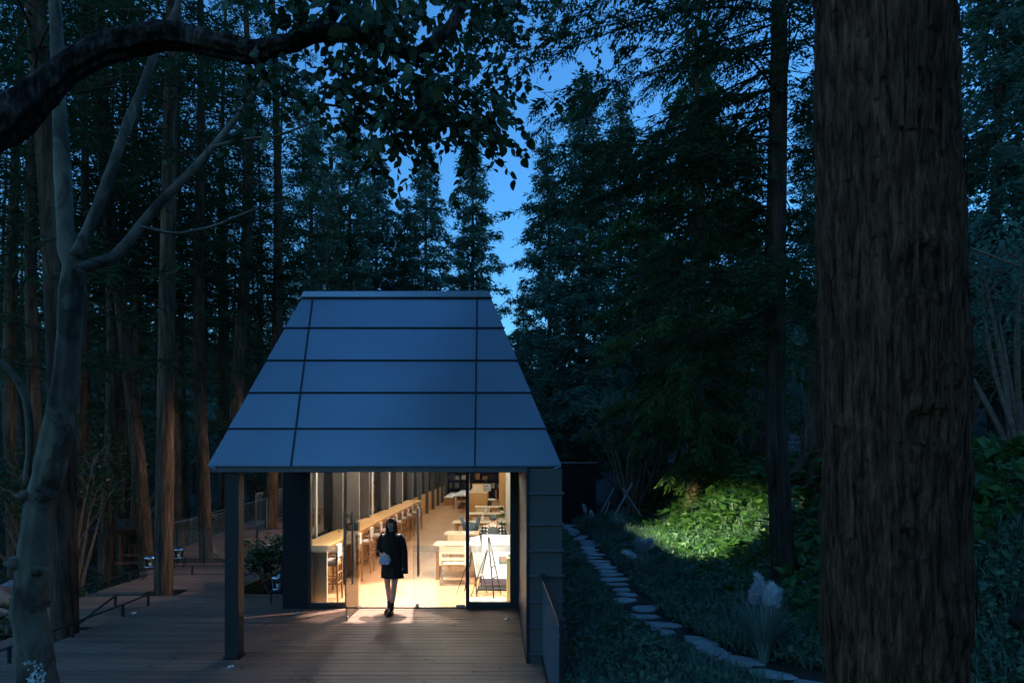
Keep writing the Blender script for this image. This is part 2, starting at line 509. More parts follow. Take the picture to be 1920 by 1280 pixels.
# ------------------------------------------------------------------ pavilion
EY, EZ, FZ = 7.82, 2.48, 2.41              # eave line: depth, top, underside
XL, XR = -3.69, .81
IN, RZ, FIN = .93, 4.93, .95               # inset of the top, ridge height, front slope run
DY = 10.72                                  # door plane
BY = 44.0                                   # far end
def pavilion():
    b = empty('pavilion', (0, EY, 0), 0, 'dark metal pavilion with steep panelled roof and glowing glass front', 'building')
    off = Vector((0, -EY, 0))
    def P(mb, name, m, parent=None, smooth=False, bevel=0):
        o = mb.build(name, M[m], parent or b, smooth, bevel)
        if parent is None: o.location = off
        return o
    # ---- roof: core shell, then panels and ribs on the front
    a0, a1, a2, a3 = (XL, EY, EZ), (XR, EY, EZ), (XR - IN, EY + FIN, RZ), (XL + IN, EY + FIN, RZ)
    b0, b1, b2, b3 = (XL, BY, EZ), (XR, BY, EZ), (XR - IN, BY, RZ), (XL + IN, BY, RZ)
    mb = MB()
    t = .09
    def shell(q, nrm):
        q = [Vector(p) for p in q]; n = Vector(nrm).normalized() * t
        mb.hexa([p - n for p in q] + q)
    sl = Vector((-(RZ - EZ), 0, IN)); sr = Vector(((RZ - EZ), 0, IN)); sf = Vector((0, -(RZ - EZ), FIN))
    shell([a0, a1, a2, a3], sf)
    shell([b0, a0, a3, b3], sl)
    shell([a1, b1, b2, a2], sr)
    shell([a3, a2, b2, b3], (0, 0, 1))
    roof = P(mb, 'roof', 'roof_metal')
    n = sf.normalized()
    def rp(x, tt, h):                       # point on the front slope: x, 0..1 up the slope, height off it
        return Vector((x, EY + FIN * tt, EZ + (RZ - EZ) * tt)) + n * h
    rows = [0, .2, .4, .588, .785, .972]
    cols = [-2.63, -.29]
    def edge(tt): return XL + IN * tt, XR - IN * tt
    for r0, r1 in zip(rows[:-1], rows[1:]):
        l0, e0 = edge(r0); l1, e1 = edge(r1)
        for k in range(3):
            xa0, xa1 = (l0 - .004, l1 - .004) if k == 0 else (cols[k - 1] + .006,) * 2
            xb0, xb1 = (e0 + .004, e1 + .004) if k == 2 else (cols[k] - .006,) * 2
            g0, g1 = .004, .004
            q = [(xa0, r0 + g0), (xb0, r0 + g0), (xb1, r1 - g1), (xa1, r1 - g1)]
            P(MB().hexa([rp(x, tt, .002) for x, tt in q] + [rp(x, tt, .016) for x, tt in q]), 'panel', 'roof_metal', roof)
    for tt in rows[1:-1]:
        l, e = edge(tt)
        q0, q1 = tt - .006, tt + .002
        P(MB().hexa([rp(l - .02, q0, .010), rp(e + .02, q0, .010), rp(e + .02, q1, .010), rp(l - .02, q1, .010),
                     rp(l - .02, q0, .034), rp(e + .02, q0, .034), rp(e + .02, q1, .030), rp(l - .02, q1, .030)]), 'seam', 'rib_metal', roof)
    for x in cols:
        for r0, r1 in zip(rows[:-1], rows[1:]):
            P(MB().hexa([rp(x - .011, r0, .01), rp(x + .011, r0, .01), rp(x + .011, r1 - .012, .01), rp(x - .011, r1 - .012, .01),
                         rp(x - .011, r0, .026), rp(x + .011, r0, .026), rp(x + .011, r1 - .012, .026), rp(x - .011, r1 - .012, .026)]), 'seam', 'rib_metal', roof)
    l, e = edge(.97)
    P(MB().hexa([(l - .01, EY + FIN * .97 - .05, RZ - .06), (e + .01, EY + FIN * .97 - .05, RZ - .06), (e + .01, BY, RZ - .06), (l - .01, BY, RZ - .06),
                 (l + .03, EY + FIN * .97 - .04, RZ + .035), (e - .03, EY + FIN * .97 - .04, RZ + .035), (e - .03, BY, RZ + .035), (l + .03, BY, RZ + .035)]),
      'ridge_cap', 'roof_metal', roof, bevel=.012)
    # ---- eave fascia and porch ceiling
    P(MB().box(XL + .025, -1.47, EY + .02, EY + .10, FZ, EZ - .012).box(XL + .025, XL + .11, EY + .10, DY + .6, FZ, EZ - .012), 'fascia', 'fascia_metal')
    P(MB().box(-1.464, .372, EY + .02, EY + .10, FZ, EZ - .012), 'fascia', 'fascia_metal')
    P(MB().box(XL + .004, XR - .004, EY + .004, EY + .13, EZ - .012, EZ - .003), 'drip_edge', 'rib_metal')
    P(MB().box(XL + .115, .36, EY + .105, DY + .05, FZ + .012, FZ + .06), 'soffit', 'soffit')
    q = IN * (4.0 - EZ) / (RZ - EZ)
    P(MB().hexa([(XL + .15, DY - .02, FZ + .065), (XR - .15, DY - .02, FZ + .065), (XR - .15, DY + .06, FZ + .065), (XL + .15, DY + .06, FZ + .065), (XL + .15 + q, DY - .02, 4.0), (XR - .15 - q, DY - .02, 4.0), (XR - .15 - q, DY + .06, 4.0), (XL + .15 + q, DY + .06, 4.0)]), 'lintel_wall', 'wall_inner')
    # ---- post
    P(MB().box(-3.517, -3.34, 7.90, 8.085, .012, FZ + .01), 'post', 'post_metal', bevel=.006)
    P(MB().box(-3.535, -3.322, 7.88, 8.105, .001, .012), 'post_base', 'dark_metal')
    # ---- right wall: framed end with cladding panels between ribs
    w = P(MB().box(.40, .80, EY + .05, BY, -.6, EZ + .1), 'wall', 'black_wall')
    P(MB().box(.372, .40, EY + .02, DY - .05, -.3, FZ + .02), 'wall_lining', 'fascia_metal', w)
    P(MB().box(.366, .398, EY - .012, EY + .045, -.3, FZ + .05), 'corner_trim', 'rib_metal', w)
    zs = [2.53 - (y - 867) * EY / F for y in (888, 925, 983, 1032, 1079, 1127, 1174, 1225, 1275)]
    zs = [EZ - .02] + zs[1:]
    for z1, z0 in zip(zs[:-1], zs[1:]):
        P(MB().box(.402, .802, EY + .012, EY + .055, z0 + .004, z1 - .004), 'cladding_panel', 'clad_panel', w)
        P(MB().box(.802, .822, EY + .012, BY - .5, z0 + .004, z1 - .004), 'cladding_panel', 'clad_panel', w)
        P(MB().box(.396, .85, EY - .022, EY + .012, z0 - .012, z0 + .016).box(.822, .85, EY + .012, BY - .5, z0 - .012, z0 + .016), 'seam', 'fascia_metal', w, bevel=.004)
    P(MB().box(.372, .398, DY + .08, BY, 0, 3.2), 'wall_lining', 'wall_inner', w)
    # ---- left wall: solid end, sill wall, fins with glass between them
    lw = P(MB().box(-3.75, -3.305, DY - .02, DY + .16, -.3, FZ + .005), 'wall', 'black_wall')
    P(MB().box(-3.75, -3.62, DY + .16, BY, -.6, .98), 'wall', 'black_wall', lw).location = (0, 0, 0)
    P(MB().box(-3.618, -3.60, DY + .17, BY, 0, .98), 'wall_lining', 'oak', lw)
    P(MB().box(-3.75, -3.60, DY + .16, BY, 2.62, 2.86), 'window_head', 'fin', lw)
    ys = [DY + .3] + [13.7 + 2.82 * k for k in range(11)]
    for y0, y1 in zip(ys[:-1], ys[1:]):
        P(MB().box(-3.69, -3.45, y1 - .06, y1 + .06, 0, 2.9), 'fin', 'fin', lw)
        win = P(MB().box(-3.668, -3.66, y0 + .06, y1 - .06, .985, 2.615), 'window', 'glass')
        P(MB().box(-3.69, -3.64, (y0 + y1) / 2 - .025, (y0 + y1) / 2 + .025, .985, 2.615), 'mullion', 'cream', win)
        P(MB().box(-3.70, -3.63, y0 + .06, y1 - .06, .982, 1.02), 'sill', 'fin', win)
    # ---- far end wall, inner ceiling, floor
    P(MB().box(-3.7, .8, BY, BY + .15, -.3, 4.9), 'end_wall', 'plum')
    P(MB().box(-3.6, .372, DY + .02, BY, -.12, -.004), 'floor', 'floor_wood')
    c = MB()
    zc = 4.35; xi = IN * (zc - EZ) / (RZ - EZ)
    c.hexa([(XL + xi, DY + .07, zc), (XR - xi, DY + .07, zc), (XR - xi, BY, zc), (XL + xi, BY, zc), (XL + xi, DY + .07, zc + .05), (XR - xi, DY + .07, zc + .05), (XR - xi, BY, zc + .05), (XL + xi, BY, zc + .05)])
    P(c, 'ceiling', 'wall_inner')
    s = MB()
    for sx in (-1, 1):
        x0, x1 = ((XL + .14, XL + .14 + xi) if sx < 0 else (XR - .14, XR - .14 - xi))
        p = [(x0, DY + .07, 2.6), (x0, BY, 2.6), (x1, BY, zc), (x1, DY + .07, zc)]
        s.add(p, [(0, 1, 2, 3)])
    P(s, 'ceiling', 'wall_inner')
    # ---- glazed front: left fixed light, open leaf, standing leaf, right fixed light
    def frame(x0, x1, wl, wr, wb, name='window'):
        f = MB()
        f.box(x0, x0 + wl, DY - .05, DY + .05, 0, FZ + .008)
        f.box(x1 - wr, x1, DY - .05, DY + .05, 0, FZ + .008)
        f.box(x0 + wl, x1 - wr, DY - .05, DY + .05, .002, wb)
        f.box(x0 + wl, x1 - wr, DY - .05, DY + .05, FZ - .05, FZ + .008)
        fr = P(f, name, 'dark_metal')
        P(MB().box(x0 + wl - .01, x1 - wr + .01, DY - .006, DY + .006, wb - .01, FZ - .045), 'pane', 'glass', fr)
        P(MB().box(x0 + wl + .004, x1 - wr - .004, DY - .0085, DY - .0065, .965, 1.085), 'frosted_band', 'frost', fr)
        return fr
    fl = frame(-3.302, -2.645, .045, .012, .085)
    fr = frame(-.555, .368, .06, .15, .10)
    sill = P(MB().box(-2.645, -.555, DY - .03, DY + .03, .001, .006), 'threshold', 'dark_metal')
    def leaf(hinge, ang, w, hx, dirx):
        """glass leaf hinged at x=hinge on the door plane, swung by ang about z"""
        mtx = Matrix.Translation((hinge, DY, 0)) @ Matrix.Rotation(ang, 4, 'Z')
        def B(name, m, boxes, parent=None, bevel=0):
            k = MB()
            for bx in boxes: k.box(*bx, M=mtx)
            return P(k, name, m, parent, bevel=bevel)
        x0, x1 = sorted((0.02 * dirx, w * dirx))
        d = B('door', 'glass', [(x0, x1, -.006, .006, .014, FZ - .01)])
        xe = w * dirx
        B('edge', 'glass_edge', [(min(xe, xe + .006 * dirx), max(xe, xe + .006 * dirx), -.0065, .0065, .014, FZ - .01)], d)
        B('frosted_band', 'frost', [(x0 + .006, x1 - .006, -.0085, -.0065, .965, 1.085)], d)
        B('bottom_patch', 'steel', [(min(0, .16 * dirx), max(0, .16 * dirx), -.016, .016, .004, .05)], d, .003)
        B('bottom_lock', 'steel', [(xe - .09 if dirx > 0 else xe + .03, xe - .03 if dirx > 0 else xe + .09, -.018, .018, .006, .07)], d, .006)
        hxx = hx * dirx
        for s in (-1, 1):
            k = MB()
            p = [mtx @ Vector((hxx, s * .065, z)) for z in (.56, 1.74)]
            k.tube(p, .016, 12)
            for z in (.75, 1.52):
                k.tube([mtx @ Vector((hxx, s * .006, z)), mtx @ Vector((hxx, s * .065, z))], .009, 8)
            P(k, 'handle', 'steel', d, smooth=False)
        return d
    leaf(-2.40, R(-91), .93, .80, 1)
    leaf(-.565, R(0), .90, .82, -1)
    # ---- lower wing at the back
    P(MB().box(.84, 4.75, 29.6, 34, -.6, 2.50), 'wing', 'black_wall')
    P(MB().box(.84, 4.80, 29.55, 34.05, 2.50, 2.57), 'wing_coping', 'roof_metal')
    return b
pav = pavilion()

# ------------------------------------------------------------------ lamps
def downlight(x, y, z, power, tilt=(0, 0), size=105, label='', col=(1.0, .965, .94), rad=.035, group='ceiling spotlights inside the pavilion'):
    t = empty('ceiling_lamp', (x, y, z), 0, label, 'lamp', group)
    t.rotation_euler = (tilt[0], tilt[1], 0)
    k = MB(); k.rings([(0, 0, .02, .06, .06), (0, 0, .16, .06, .06)], 16, cap=False)
    k.rings([(0, 0, .16, .06, .06), (0, 0, .161, .001, .001)], 16, cap=False)
    k.build('can', M['dark_metal'], t, True)
    MB().rings([(0, 0, .15, .052, .052), (0, 0, .152, .001, .001)], 16, cap=True).build('bulb', M['lamp_glow'], t)
    d = bpy.data.lights.new('spot', 'SPOT'); d.energy = power * KL; d.spot_size = R(size); d.spot_blend = .35; d.shadow_soft_size = rad; d.color = col
    l = bpy.data.objects.new('spot', d); COL.objects.link(l); l.parent = t; l.location = (0, 0, .01)
    return t
LP = 31
downlight(-2.15, 11.45, 3.95, 260, (R(-3), R(-8)), 62, 'ceiling spotlight over the open glass door')
downlight(-1.55, 11.45, 3.95, 1250, (R(-3), R(-4)), 64, 'ceiling spotlight over the doorway')
downlight(-.25, 11.6, 3.95, 420, (R(0), R(-3)), 110, 'ceiling spotlight over the poster stands')
for k in range(9):
    y = 14.2 + 3.2 * k
    for x in (-2.45, -.55):
        downlight(x, y, 4.1, (2.0 if x < -2 else 1.7) * LP * (1.0 + .10 * k), (0, R(32) if x < -2 else R(-4)), 84, 'small can spotlight on the pavilion ceiling further inside')

def pendant(x, y, power, label):
    t = empty('pendant_lamp', (x, y, 2.88), 0, label, 'lamp', 'globe pendants hanging inside the pavilion')
    MB().tube([(0, 0, .12), (0, 0, 1.4)], .006, 6).build('cord', M['dark_metal'], t)
    k = MB(); k.rings([(0, 0, -.12, .01, .01)] + [(0, 0, -.12 * math.cos(a), .12 * math.sin(a), .12 * math.sin(a)) for a in np.linspace(.25, 2.9, 9)] + [(0, 0, .12, .01, .01)], 18)
    k.build('globe', M['globe_glow'], t, True)
    MB().rings([(0, 0, .115, .03, .03), (0, 0, .17, .03, .03)], 12).build('cap', M['dark_metal'], t)
emitmat('globe_glow', (1.0, .94, .85), 66.0 * KL)
for x, y, p, lab in ((-2.55, 12.9, 95, 'globe pendant nearest the door'), (-1.2, 13.6, 60, 'globe pendant over the nearest table'), (-2.5, 16.5, 95, 'second globe pendant over the stools'), (-2.5, 20.5, 100, 'third globe pendant over the stools'), (-2.5, 25, 100, 'globe pendant past the end of the counter'), (-1.5, 30, 100, 'globe pendant by the service cabinet')):
    pendant(x, y, p, lab)
# ------------------------------------------------------------------ vegetation
def leaf_quads(mb, P, D, N, L, W):
    """diamond leaves: base P, direction D, normal-ish N, length L, width W (arrays)"""
    D = D / (np.linalg.norm(D, axis=1)[:, None] + 1e-9)
    S = np.cross(D, N); S /= np.linalg.norm(S, axis=1)[:, None] + 1e-9
    L = L[:, None]; W = W[:, None]
    up = np.cross(S, D)
    a = P; c = P + D * L
    b = P + D * L * .45 + S * W + up * W * .15; d = P + D * L * .45 - S * W + up * W * .15
    n = len(P)
    V = np.stack([a, b, c, d], 1).reshape(-1, 3)
    Q = np.arange(n * 4).reshape(-1, 4)
    mb.add(V, Q)

def conifer(seed, zs, lenf, pitch=.1, droop=.25, nsub=9, sublen=.55, nl=14, ll=.15, lw=.02, hang=.2, wood=.018, azf=None, start=.12, wild=.22, jit=0.0):
    """crown sprays and the branch wood of a feathery conifer -> (crown MB, branch MB)"""
    rng = np.random.default_rng(seed)
    cr, wd = MB(), MB()
    for k, z0 in enumerate(zs):
        az = (k * 2.39996 + rng.normal(0, .35)) if azf is None else azf(k, rng)
        L = lenf(z0, k, rng)
        if L < .15: continue
        d = np.array([math.cos(az), math.sin(az), 0]); s = np.array([-d[1], d[0], 0])
        p0 = pitch + rng.normal(0, .16); dr = droop * (1 + rng.normal(0, .3)); sw = rng.normal(0, .15)
        def pt(t):
            t = np.atleast_1d(t)[:, None]
            return d * L * t + s * L * sw * t * t + np.array([0, 0, 1.0]) * (z0 + L * (math.sin(p0) * t - dr * t * t))
        wd.tube(pt(np.linspace(0, 1, 5)), np.linspace(wood * (.6 + .4 * L), .003, 5), 4, cap=False)
        ns = max(3, int(L * nsub))
        t = start + (1 - start) * np.sort(rng.random(ns))
        base = pt(t)
        sg = np.where(np.arange(ns) % 2, 1.0, -1.0)
        sd = d * (.65 + .3 * t[:, None]) + s * (sg * (1.05 - .5 * t))[:, None] + rng.normal(0, wild, (ns, 3)) + np.array([0, 0, -hang])
        sd /= np.linalg.norm(sd, axis=1)[:, None]
        sl = sublen * (1 - .45 * t) * rng.uniform(.6, 1.25, ns) * min(1, .5 + L / 3)
        u = np.linspace(.05, 1, nl)
        pos = base[:, None, :] + sd[:, None, :] * (sl[:, None] * u)[:, :, None]
        pos[:, :, 2] -= hang * .6 * sl[:, None] * u ** 2
        pos += rng.normal(0, 1, pos.shape) * jit
        side = np.cross(sd, np.array([0, 0, 1.0])); side /= np.linalg.norm(side, axis=1)[:, None] + 1e-9
        alt = np.where(np.arange(nl) % 2, 1.0, -1.0)
        ld = sd[:, None, :] * .75 + side[:, None, :] * alt[None, :, None] * .85 + rng.normal(0, .25, (ns, nl, 3)) + np.array([0, 0, -hang * .8])
        n = ns * nl
        nn = np.array([0, 0, 1.0]) + rng.normal(0, .5, (n, 3))
        ln = (ll * (1.1 - .55 * u)[None, :] * rng.uniform(.7, 1.3, (ns, nl))).ravel()
        leaf_quads(cr, pos.reshape(-1, 3), ld.reshape(-1, 3), nn, ln, lw * ln / ll * rng.uniform(.8, 1.2, n))
    return cr, wd

def vnoise(u, v, nu, nv, seed):
    """value noise, periodic in u (0..1)"""
    rng = np.random.default_rng(seed)
    Gd = rng.random((nu, nv + 2))
    uu = (u % 1) * nu; vv = np.clip(v, 0, .9999) * nv
    i = np.floor(uu).astype(int); j = np.floor(vv).astype(int)
    fu = uu - i; fv = vv - j; fu = fu * fu * (3 - 2 * fu); fv = fv * fv * (3 - 2 * fv)
    i2 = (i + 1) % nu; i %= nu
    return (Gd[i, j] * (1 - fu) + Gd[i2, j] * fu) * (1 - fv) + (Gd[i, j + 1] * (1 - fu) + Gd[i2, j + 1] * fu) * fv

def trunk_tube(mb, P, rad, seed=0, n=22, flute=.06, step=.25, rough=0.0, flare=0.0):
    """bark-fluted trunk along a polyline (points resampled)"""
    P = np.asarray([tuple(p) for p in P], float); rad = np.asarray(rad, float)
    seg = np.r_[0, np.cumsum(np.linalg.norm(np.diff(P, axis=0), axis=1))]
    k = max(6, int(seg[-1] / step))
    s = np.linspace(0, seg[-1], k)
    # smooth the path a little
    Pi = np.stack([np.interp(s, seg, P[:, c]) for c in range(3)], 1)
    w = np.array([.25, .5, .25])
    for _ in range(3):
        Pi[1:-1] = w[0] * Pi[:-2] + w[1] * Pi[1:-1] + w[2] * Pi[2:]
    ri = np.interp(s, seg, rad)
    if flare: ri = ri * (1 + flare * np.exp(-s / .35))
    rng = np.random.default_rng(seed)
    ph = rng.uniform(0, 6.28, 8); am = rng.uniform(.3, 1, 8)
    fr = [3, 5, 7, 9, 11, 13, 4, 6]
    if rough:
        A_, S_ = np.meshgrid(np.arange(n) / n, s / seg[-1], indexing='ij')
        vn = vnoise(A_, S_, max(5, n // 4), max(4, int(seg[-1] / .16)), seed + 1).T
        vn2 = vnoise(A_, S_, max(9, n // 2), max(4, int(seg[-1] / .07)), seed + 2).T
    def wob(a, i):
        r = np.ones_like(a)
        for j in range(8):
            tw = ph[j] + s[i] * (.3 + .15 * j) * (1 if j % 2 else -1) * .35
            r = r + flute * .35 * am[j] * np.sin(fr[j] * a + tw)
        if rough: r = r + rough * (vn[i] - .5) + rough * .6 * (vn2[i] - .5)
        if flare: r = r + flare * .5 * np.exp(-s[i] / .3) * np.sin(5 * a + ph[0])
        return r
    mb.tube(Pi, ri, n, True, wob)

# ---- prototypes of the forest cedars: shared trunk and crown meshes
def proto_forest(seed):
    rng = np.random.default_rng(seed)
    Ht = 21.0
    zs = np.concatenate([np.sort(rng.uniform(4.2, 8, 9)), np.linspace(8, Ht - .3, 78) + rng.normal(0, .15, 78)])
    def lenf(z, k, r):
        if z < 8: return r.uniform(.7, 1.9)
        return (2.5 * (1 - ((z - 8) / (Ht - 8)) ** 1.3) + .25) * r.uniform(.7, 1.15)
    cr, wd = conifer(seed, zs, lenf, .12, .22, 6.5, .66, 10, .22, .024, .20, .014, wild=.35, jit=.04)
    path = [(.10 * math.sin(z * .35 + seed), .10 * math.cos(z * .27 + seed * 2), z) for z in np.linspace(-.6, Ht, 24)]
    path = [(x - path[0][0], y - path[0][1], z) for x, y, z in path]
    tr = MB(); trunk_tube(tr, path, .17 * (1 - .8 * (np.linspace(0, 1, 24)) ** 1.4), seed, 18, .05, .45, flare=.18)
    # crown sprays hang on the trunk line
    tm = tr
    tm.v += []; off = tm.n
    for V, in [(v,) for v in wd.v]: pass
    wv = np.concatenate(wd.v); wq = np.concatenate(wd.q)
    tm.add(wv, wq)
    return tm.mesh('trunk', M['bark_cedar'], True), cr.mesh('crown', M['leaf_cedar'])
def proto_spire(seed, Ht=19.0, rad=2.7, base=1.6):
    rng = np.random.default_rng(seed)
    zs = np.sort(np.clip(np.linspace(base, Ht - .1, 235) + rng.normal(0, .25, 235), base, Ht - .05))
    def lenf(z, k, r):
        t = (z - base) / (Ht - base)
        return (rad * (1 - t) ** .75 * (.75 + .25 * min(1, t * 5)) + .16) * r.uniform(.65, 1.2)
    cr, wd = conifer(seed, zs, lenf, .34, .34, 9, .62, 16, .23, .043, .28, .010, wild=.45, jit=.07)
    path = [(.06 * math.sin(z * .4 + seed), .05 * math.cos(z * .3), z) for z in np.linspace(-.6, Ht, 16)]
    tr = MB(); trunk_tube(tr, path, .2 * (1 - .92 * np.linspace(0, 1, 16)), seed, 12, .04, .6)
    tr.add(np.concatenate(wd.v), np.concatenate(wd.q))
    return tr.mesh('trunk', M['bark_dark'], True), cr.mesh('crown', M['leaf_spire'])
FOREST = [proto_forest(s) for s in (3, 8, 15)]
SPIRE = [proto_spire(21), proto_spire(34, 17, 2.3, 1.2)]

def tree(name, pr, x, y, sc, rz, label, group, lean=(0, 0), tw=1.0, cw=1.0, z=None):
    t = empty(name, (x, y, gz(x, y) if z is None else z), 0, label, 'tree', group)
    t.rotation_euler = (R(lean[1]), R(lean[0]), 0)
    a = obj('trunk', pr[0], t); a.rotation_euler = (0, 0, rz); a.scale = (sc * tw, sc * tw, sc)
    c = obj('crown', pr[1], t); c.rotation_euler = (0, 0, rz); c.scale = (sc * cw, sc * cw, sc)
    return t

RG = random.Random(11)
# ---- the cedars of the left wood that can be picked out: (px, depth, width px, lean deg, label)
near = [
    (121, 9.3, 46, -2.6, 'thick cedar behind the pale trunk, rising out of the stair well'),
    (146, 14.5, 18, 0, 'slim cedar just right of the thick one by the stair well'),
    (197, 16.1, 25, -.5, 'dark cedar left of the red timber frame'),
    (276, 15.6, 27, -4.5, 'leaning pale cedar behind the lantern on the deck corner'),
    (306, 11.97, 33, .6, 'reddish cedar growing through a hole in the deck'),
    (389, 16.4, 25, -.6, 'straight cedar behind the black mesh railing'),
    (443, 19, 27, .3, 'broad dark cedar just left of the roof'),
    (507, 19.5, 23, 0, 'reddish cedar seen between the post and the black wall'),
    (247, 18.5, 14, 0, 'thin cedar left of the leaning pale one'),
    (228, 22, 15, 1.0, 'thin cedar behind the lantern corner, second row'),
    (336, 21, 16, 0, 'slim dark cedar right of the one in the deck'),
    (352, 24, 12, -1.2, 'thin leaning cedar behind the mesh railing corner'),
    (413, 22, 14, .5, 'slim cedar left of the porch post, right of the straight one'),
    (425, 28, 12, 0, 'thin cedar directly left of the porch post'),
    (470, 26, 9, -.8, 'thin pale stem right of the porch post'),
    (486, 30, 11, 0, 'slim cedar in the gap between post and black wall'),
    (75, 13.5, 24, 0, 'dark cedar at the far left behind the pale trunk'),
    (28, 17, 20, .5, 'cedar at the left edge of the wood'),
    (98, 20, 16, 0, 'slim cedar half hidden by the pale trunk'),
    (168, 21, 17, -.6, 'slim cedar beside the young leafy stems'),
]
for i, (px, Y, w, ln, lab) in enumerate(near):
    x = (px - CX) / F * Y
    d = w * Y / F
    zz = None if Y > 14.6 or Y < 11 else -.6
    sc = RG.uniform(.92, 1.12)
    tree('cedar_tree', FOREST[i % 3], x, Y, sc, RG.uniform(0, 6), lab, 'cedars of the left wood', (ln, RG.uniform(-.8, .8)), d / (.34 * sc), RG.uniform(.9, 1.1), zz)
# ---- deeper rows
k = 0
spots = []
tries = 0
while k < 40 and tries < 4000:
    tries += 1
    Y = RG.uniform(20, 58); px = RG.uniform(-250, 640)
    x = (px - CX) / F * Y
    if x > -5.6: continue
    if all((x - a) ** 2 + (Y - b_) ** 2 > 2.2 ** 2 for a, b_ in spots):
        spots.append((x, Y)); k += 1
        tree('cedar_tree', FOREST[k % 3], x, Y, RG.uniform(.8, 1.15), RG.uniform(0, 6), 'slender cedar deep in the dark wood left of the pavilion', 'cedars deep in the left wood', (RG.uniform(-1.5, 1.5), 0), RG.uniform(.7, 1.1), RG.uniform(.9, 1.2))
# ---- conical trees behind the pavilion and to the right
sp = [
    (806, 49, 1.52, 0, 'conical tree with rounded tip behind the left half of the roof'),
    (882, 52, 1.80, 1, 'tallest pointed tree in the middle, against the sky'),
    (846, 62, 1.10, 0, 'shorter conical tree between the two pointed ones'),
    (985, 50, 1.02, 1, 'small conical tree right of the sky gap'),
    (1032, 42, 1.34, 0, 'tall conical tree right of the sky gap'),
    (925, 66, .95, 1, 'low distant tree at the foot of the sky gap'),
    (975, 58, .72, 0, 'low distant tree right above the roof corner'),
    (758, 50, 1.42, 1, 'dark conical tree behind the middle left of the roof top'),
    (705, 50, 1.5, 0, 'conical tree above the left corner of the roof top'),
    (1088, 35, 1.45, 1, 'tall conical tree behind the shrub with stakes'),
    (1165, 40, 1.4, 0, 'conical tree behind the weeping cedar'),
    (660, 46, 1.7, 1, 'conical tree over the left roof slope'),
    (590, 48, 1.7, 0, 'conical tree at the edge of the left wood'),
    (1230, 44, 1.4, 1, 'tall conical tree right of the shrub'),
    (1320, 38, 1.3, 0, 'conical tree high behind the bank'),
    (1400, 46, 1.4, 1, 'conical tree left of the dark trunk on the bank'),
    (1540, 40, 1.3, 0, 'conical tree hidden behind the great trunk'),
    (1865, 24, 1.45, 1, 'conical tree at the right edge'),
    (1760, 44, 1.4, 0, 'conical tree behind the right side of the great trunk'),
    (1960, 30, 1.5, 1, 'conical tree cut by the right edge'),
]
for i, (px, Y, sc, v, lab) in enumerate(sp):
    x = (px - CX) / F * Y
    tree('conical_tree', SPIRE[v], x, Y, sc, RG.uniform(0, 6), lab, 'conical trees behind the pavilion', (RG.uniform(-.8, .8), 0), 1.0, RG.uniform(.9, 1.1))
# ---- the wood goes on behind and beside the viewer
for i, (x, y) in enumerate([(3, -3), (6, -1), (4.5, -8), (9, 3), (7, -6), (-9, 1), (5.5, -3), (8, 1), (14, -4), (9, -10), (-18, 9), (16, 13), (1, -19)]):
    tree('cedar_tree', FOREST[i % 3], x, y, RG.uniform(.95, 1.15), RG.uniform(0, 6), 'cedar standing outside the picture, behind the viewer', 'cedars outside the picture', (0, 0), 1.1, 1.5)

# ---- weeping cedar on the bank
def weeping():
    x, y = 7.75, 24.0
    t = empty('weeping_cedar', (x, y, gz(x, y)), 0, 'broad weeping cedar with drooping sprays standing on the bank', 'tree')
    zs = np.linspace(1.0, 15.5, 135)
    def lenf(z, k, r):
        u = (z - 1) / 14.5
        return (3.5 * (1 - u ** 2.2) * (.55 + .45 * min(1, u * 4)) + .3) * r.uniform(.6, 1.15)
    cr, wd = conifer(77, zs, lenf, .10, .35, 10, .75, 18, .24, .028, .75, .02)
    cr.build('crown', M['leaf_weep'], t)
    tr = MB(); trunk_tube(tr, [(0, 0, -.4), (.05, 0, 2), (0, .05, 6), (.1, 0, 11), (0, 0, 15.6)], [.32, .27, .22, .13, .02], 5, 24, .06, .3, flare=.35)
    tr.add(np.concatenate(wd.v), np.concatenate(wd.q))
    tr.build('trunk', M['bark_cedar'], t, True)
    t.scale = (1.22, 1.22, 1.22)
weeping()

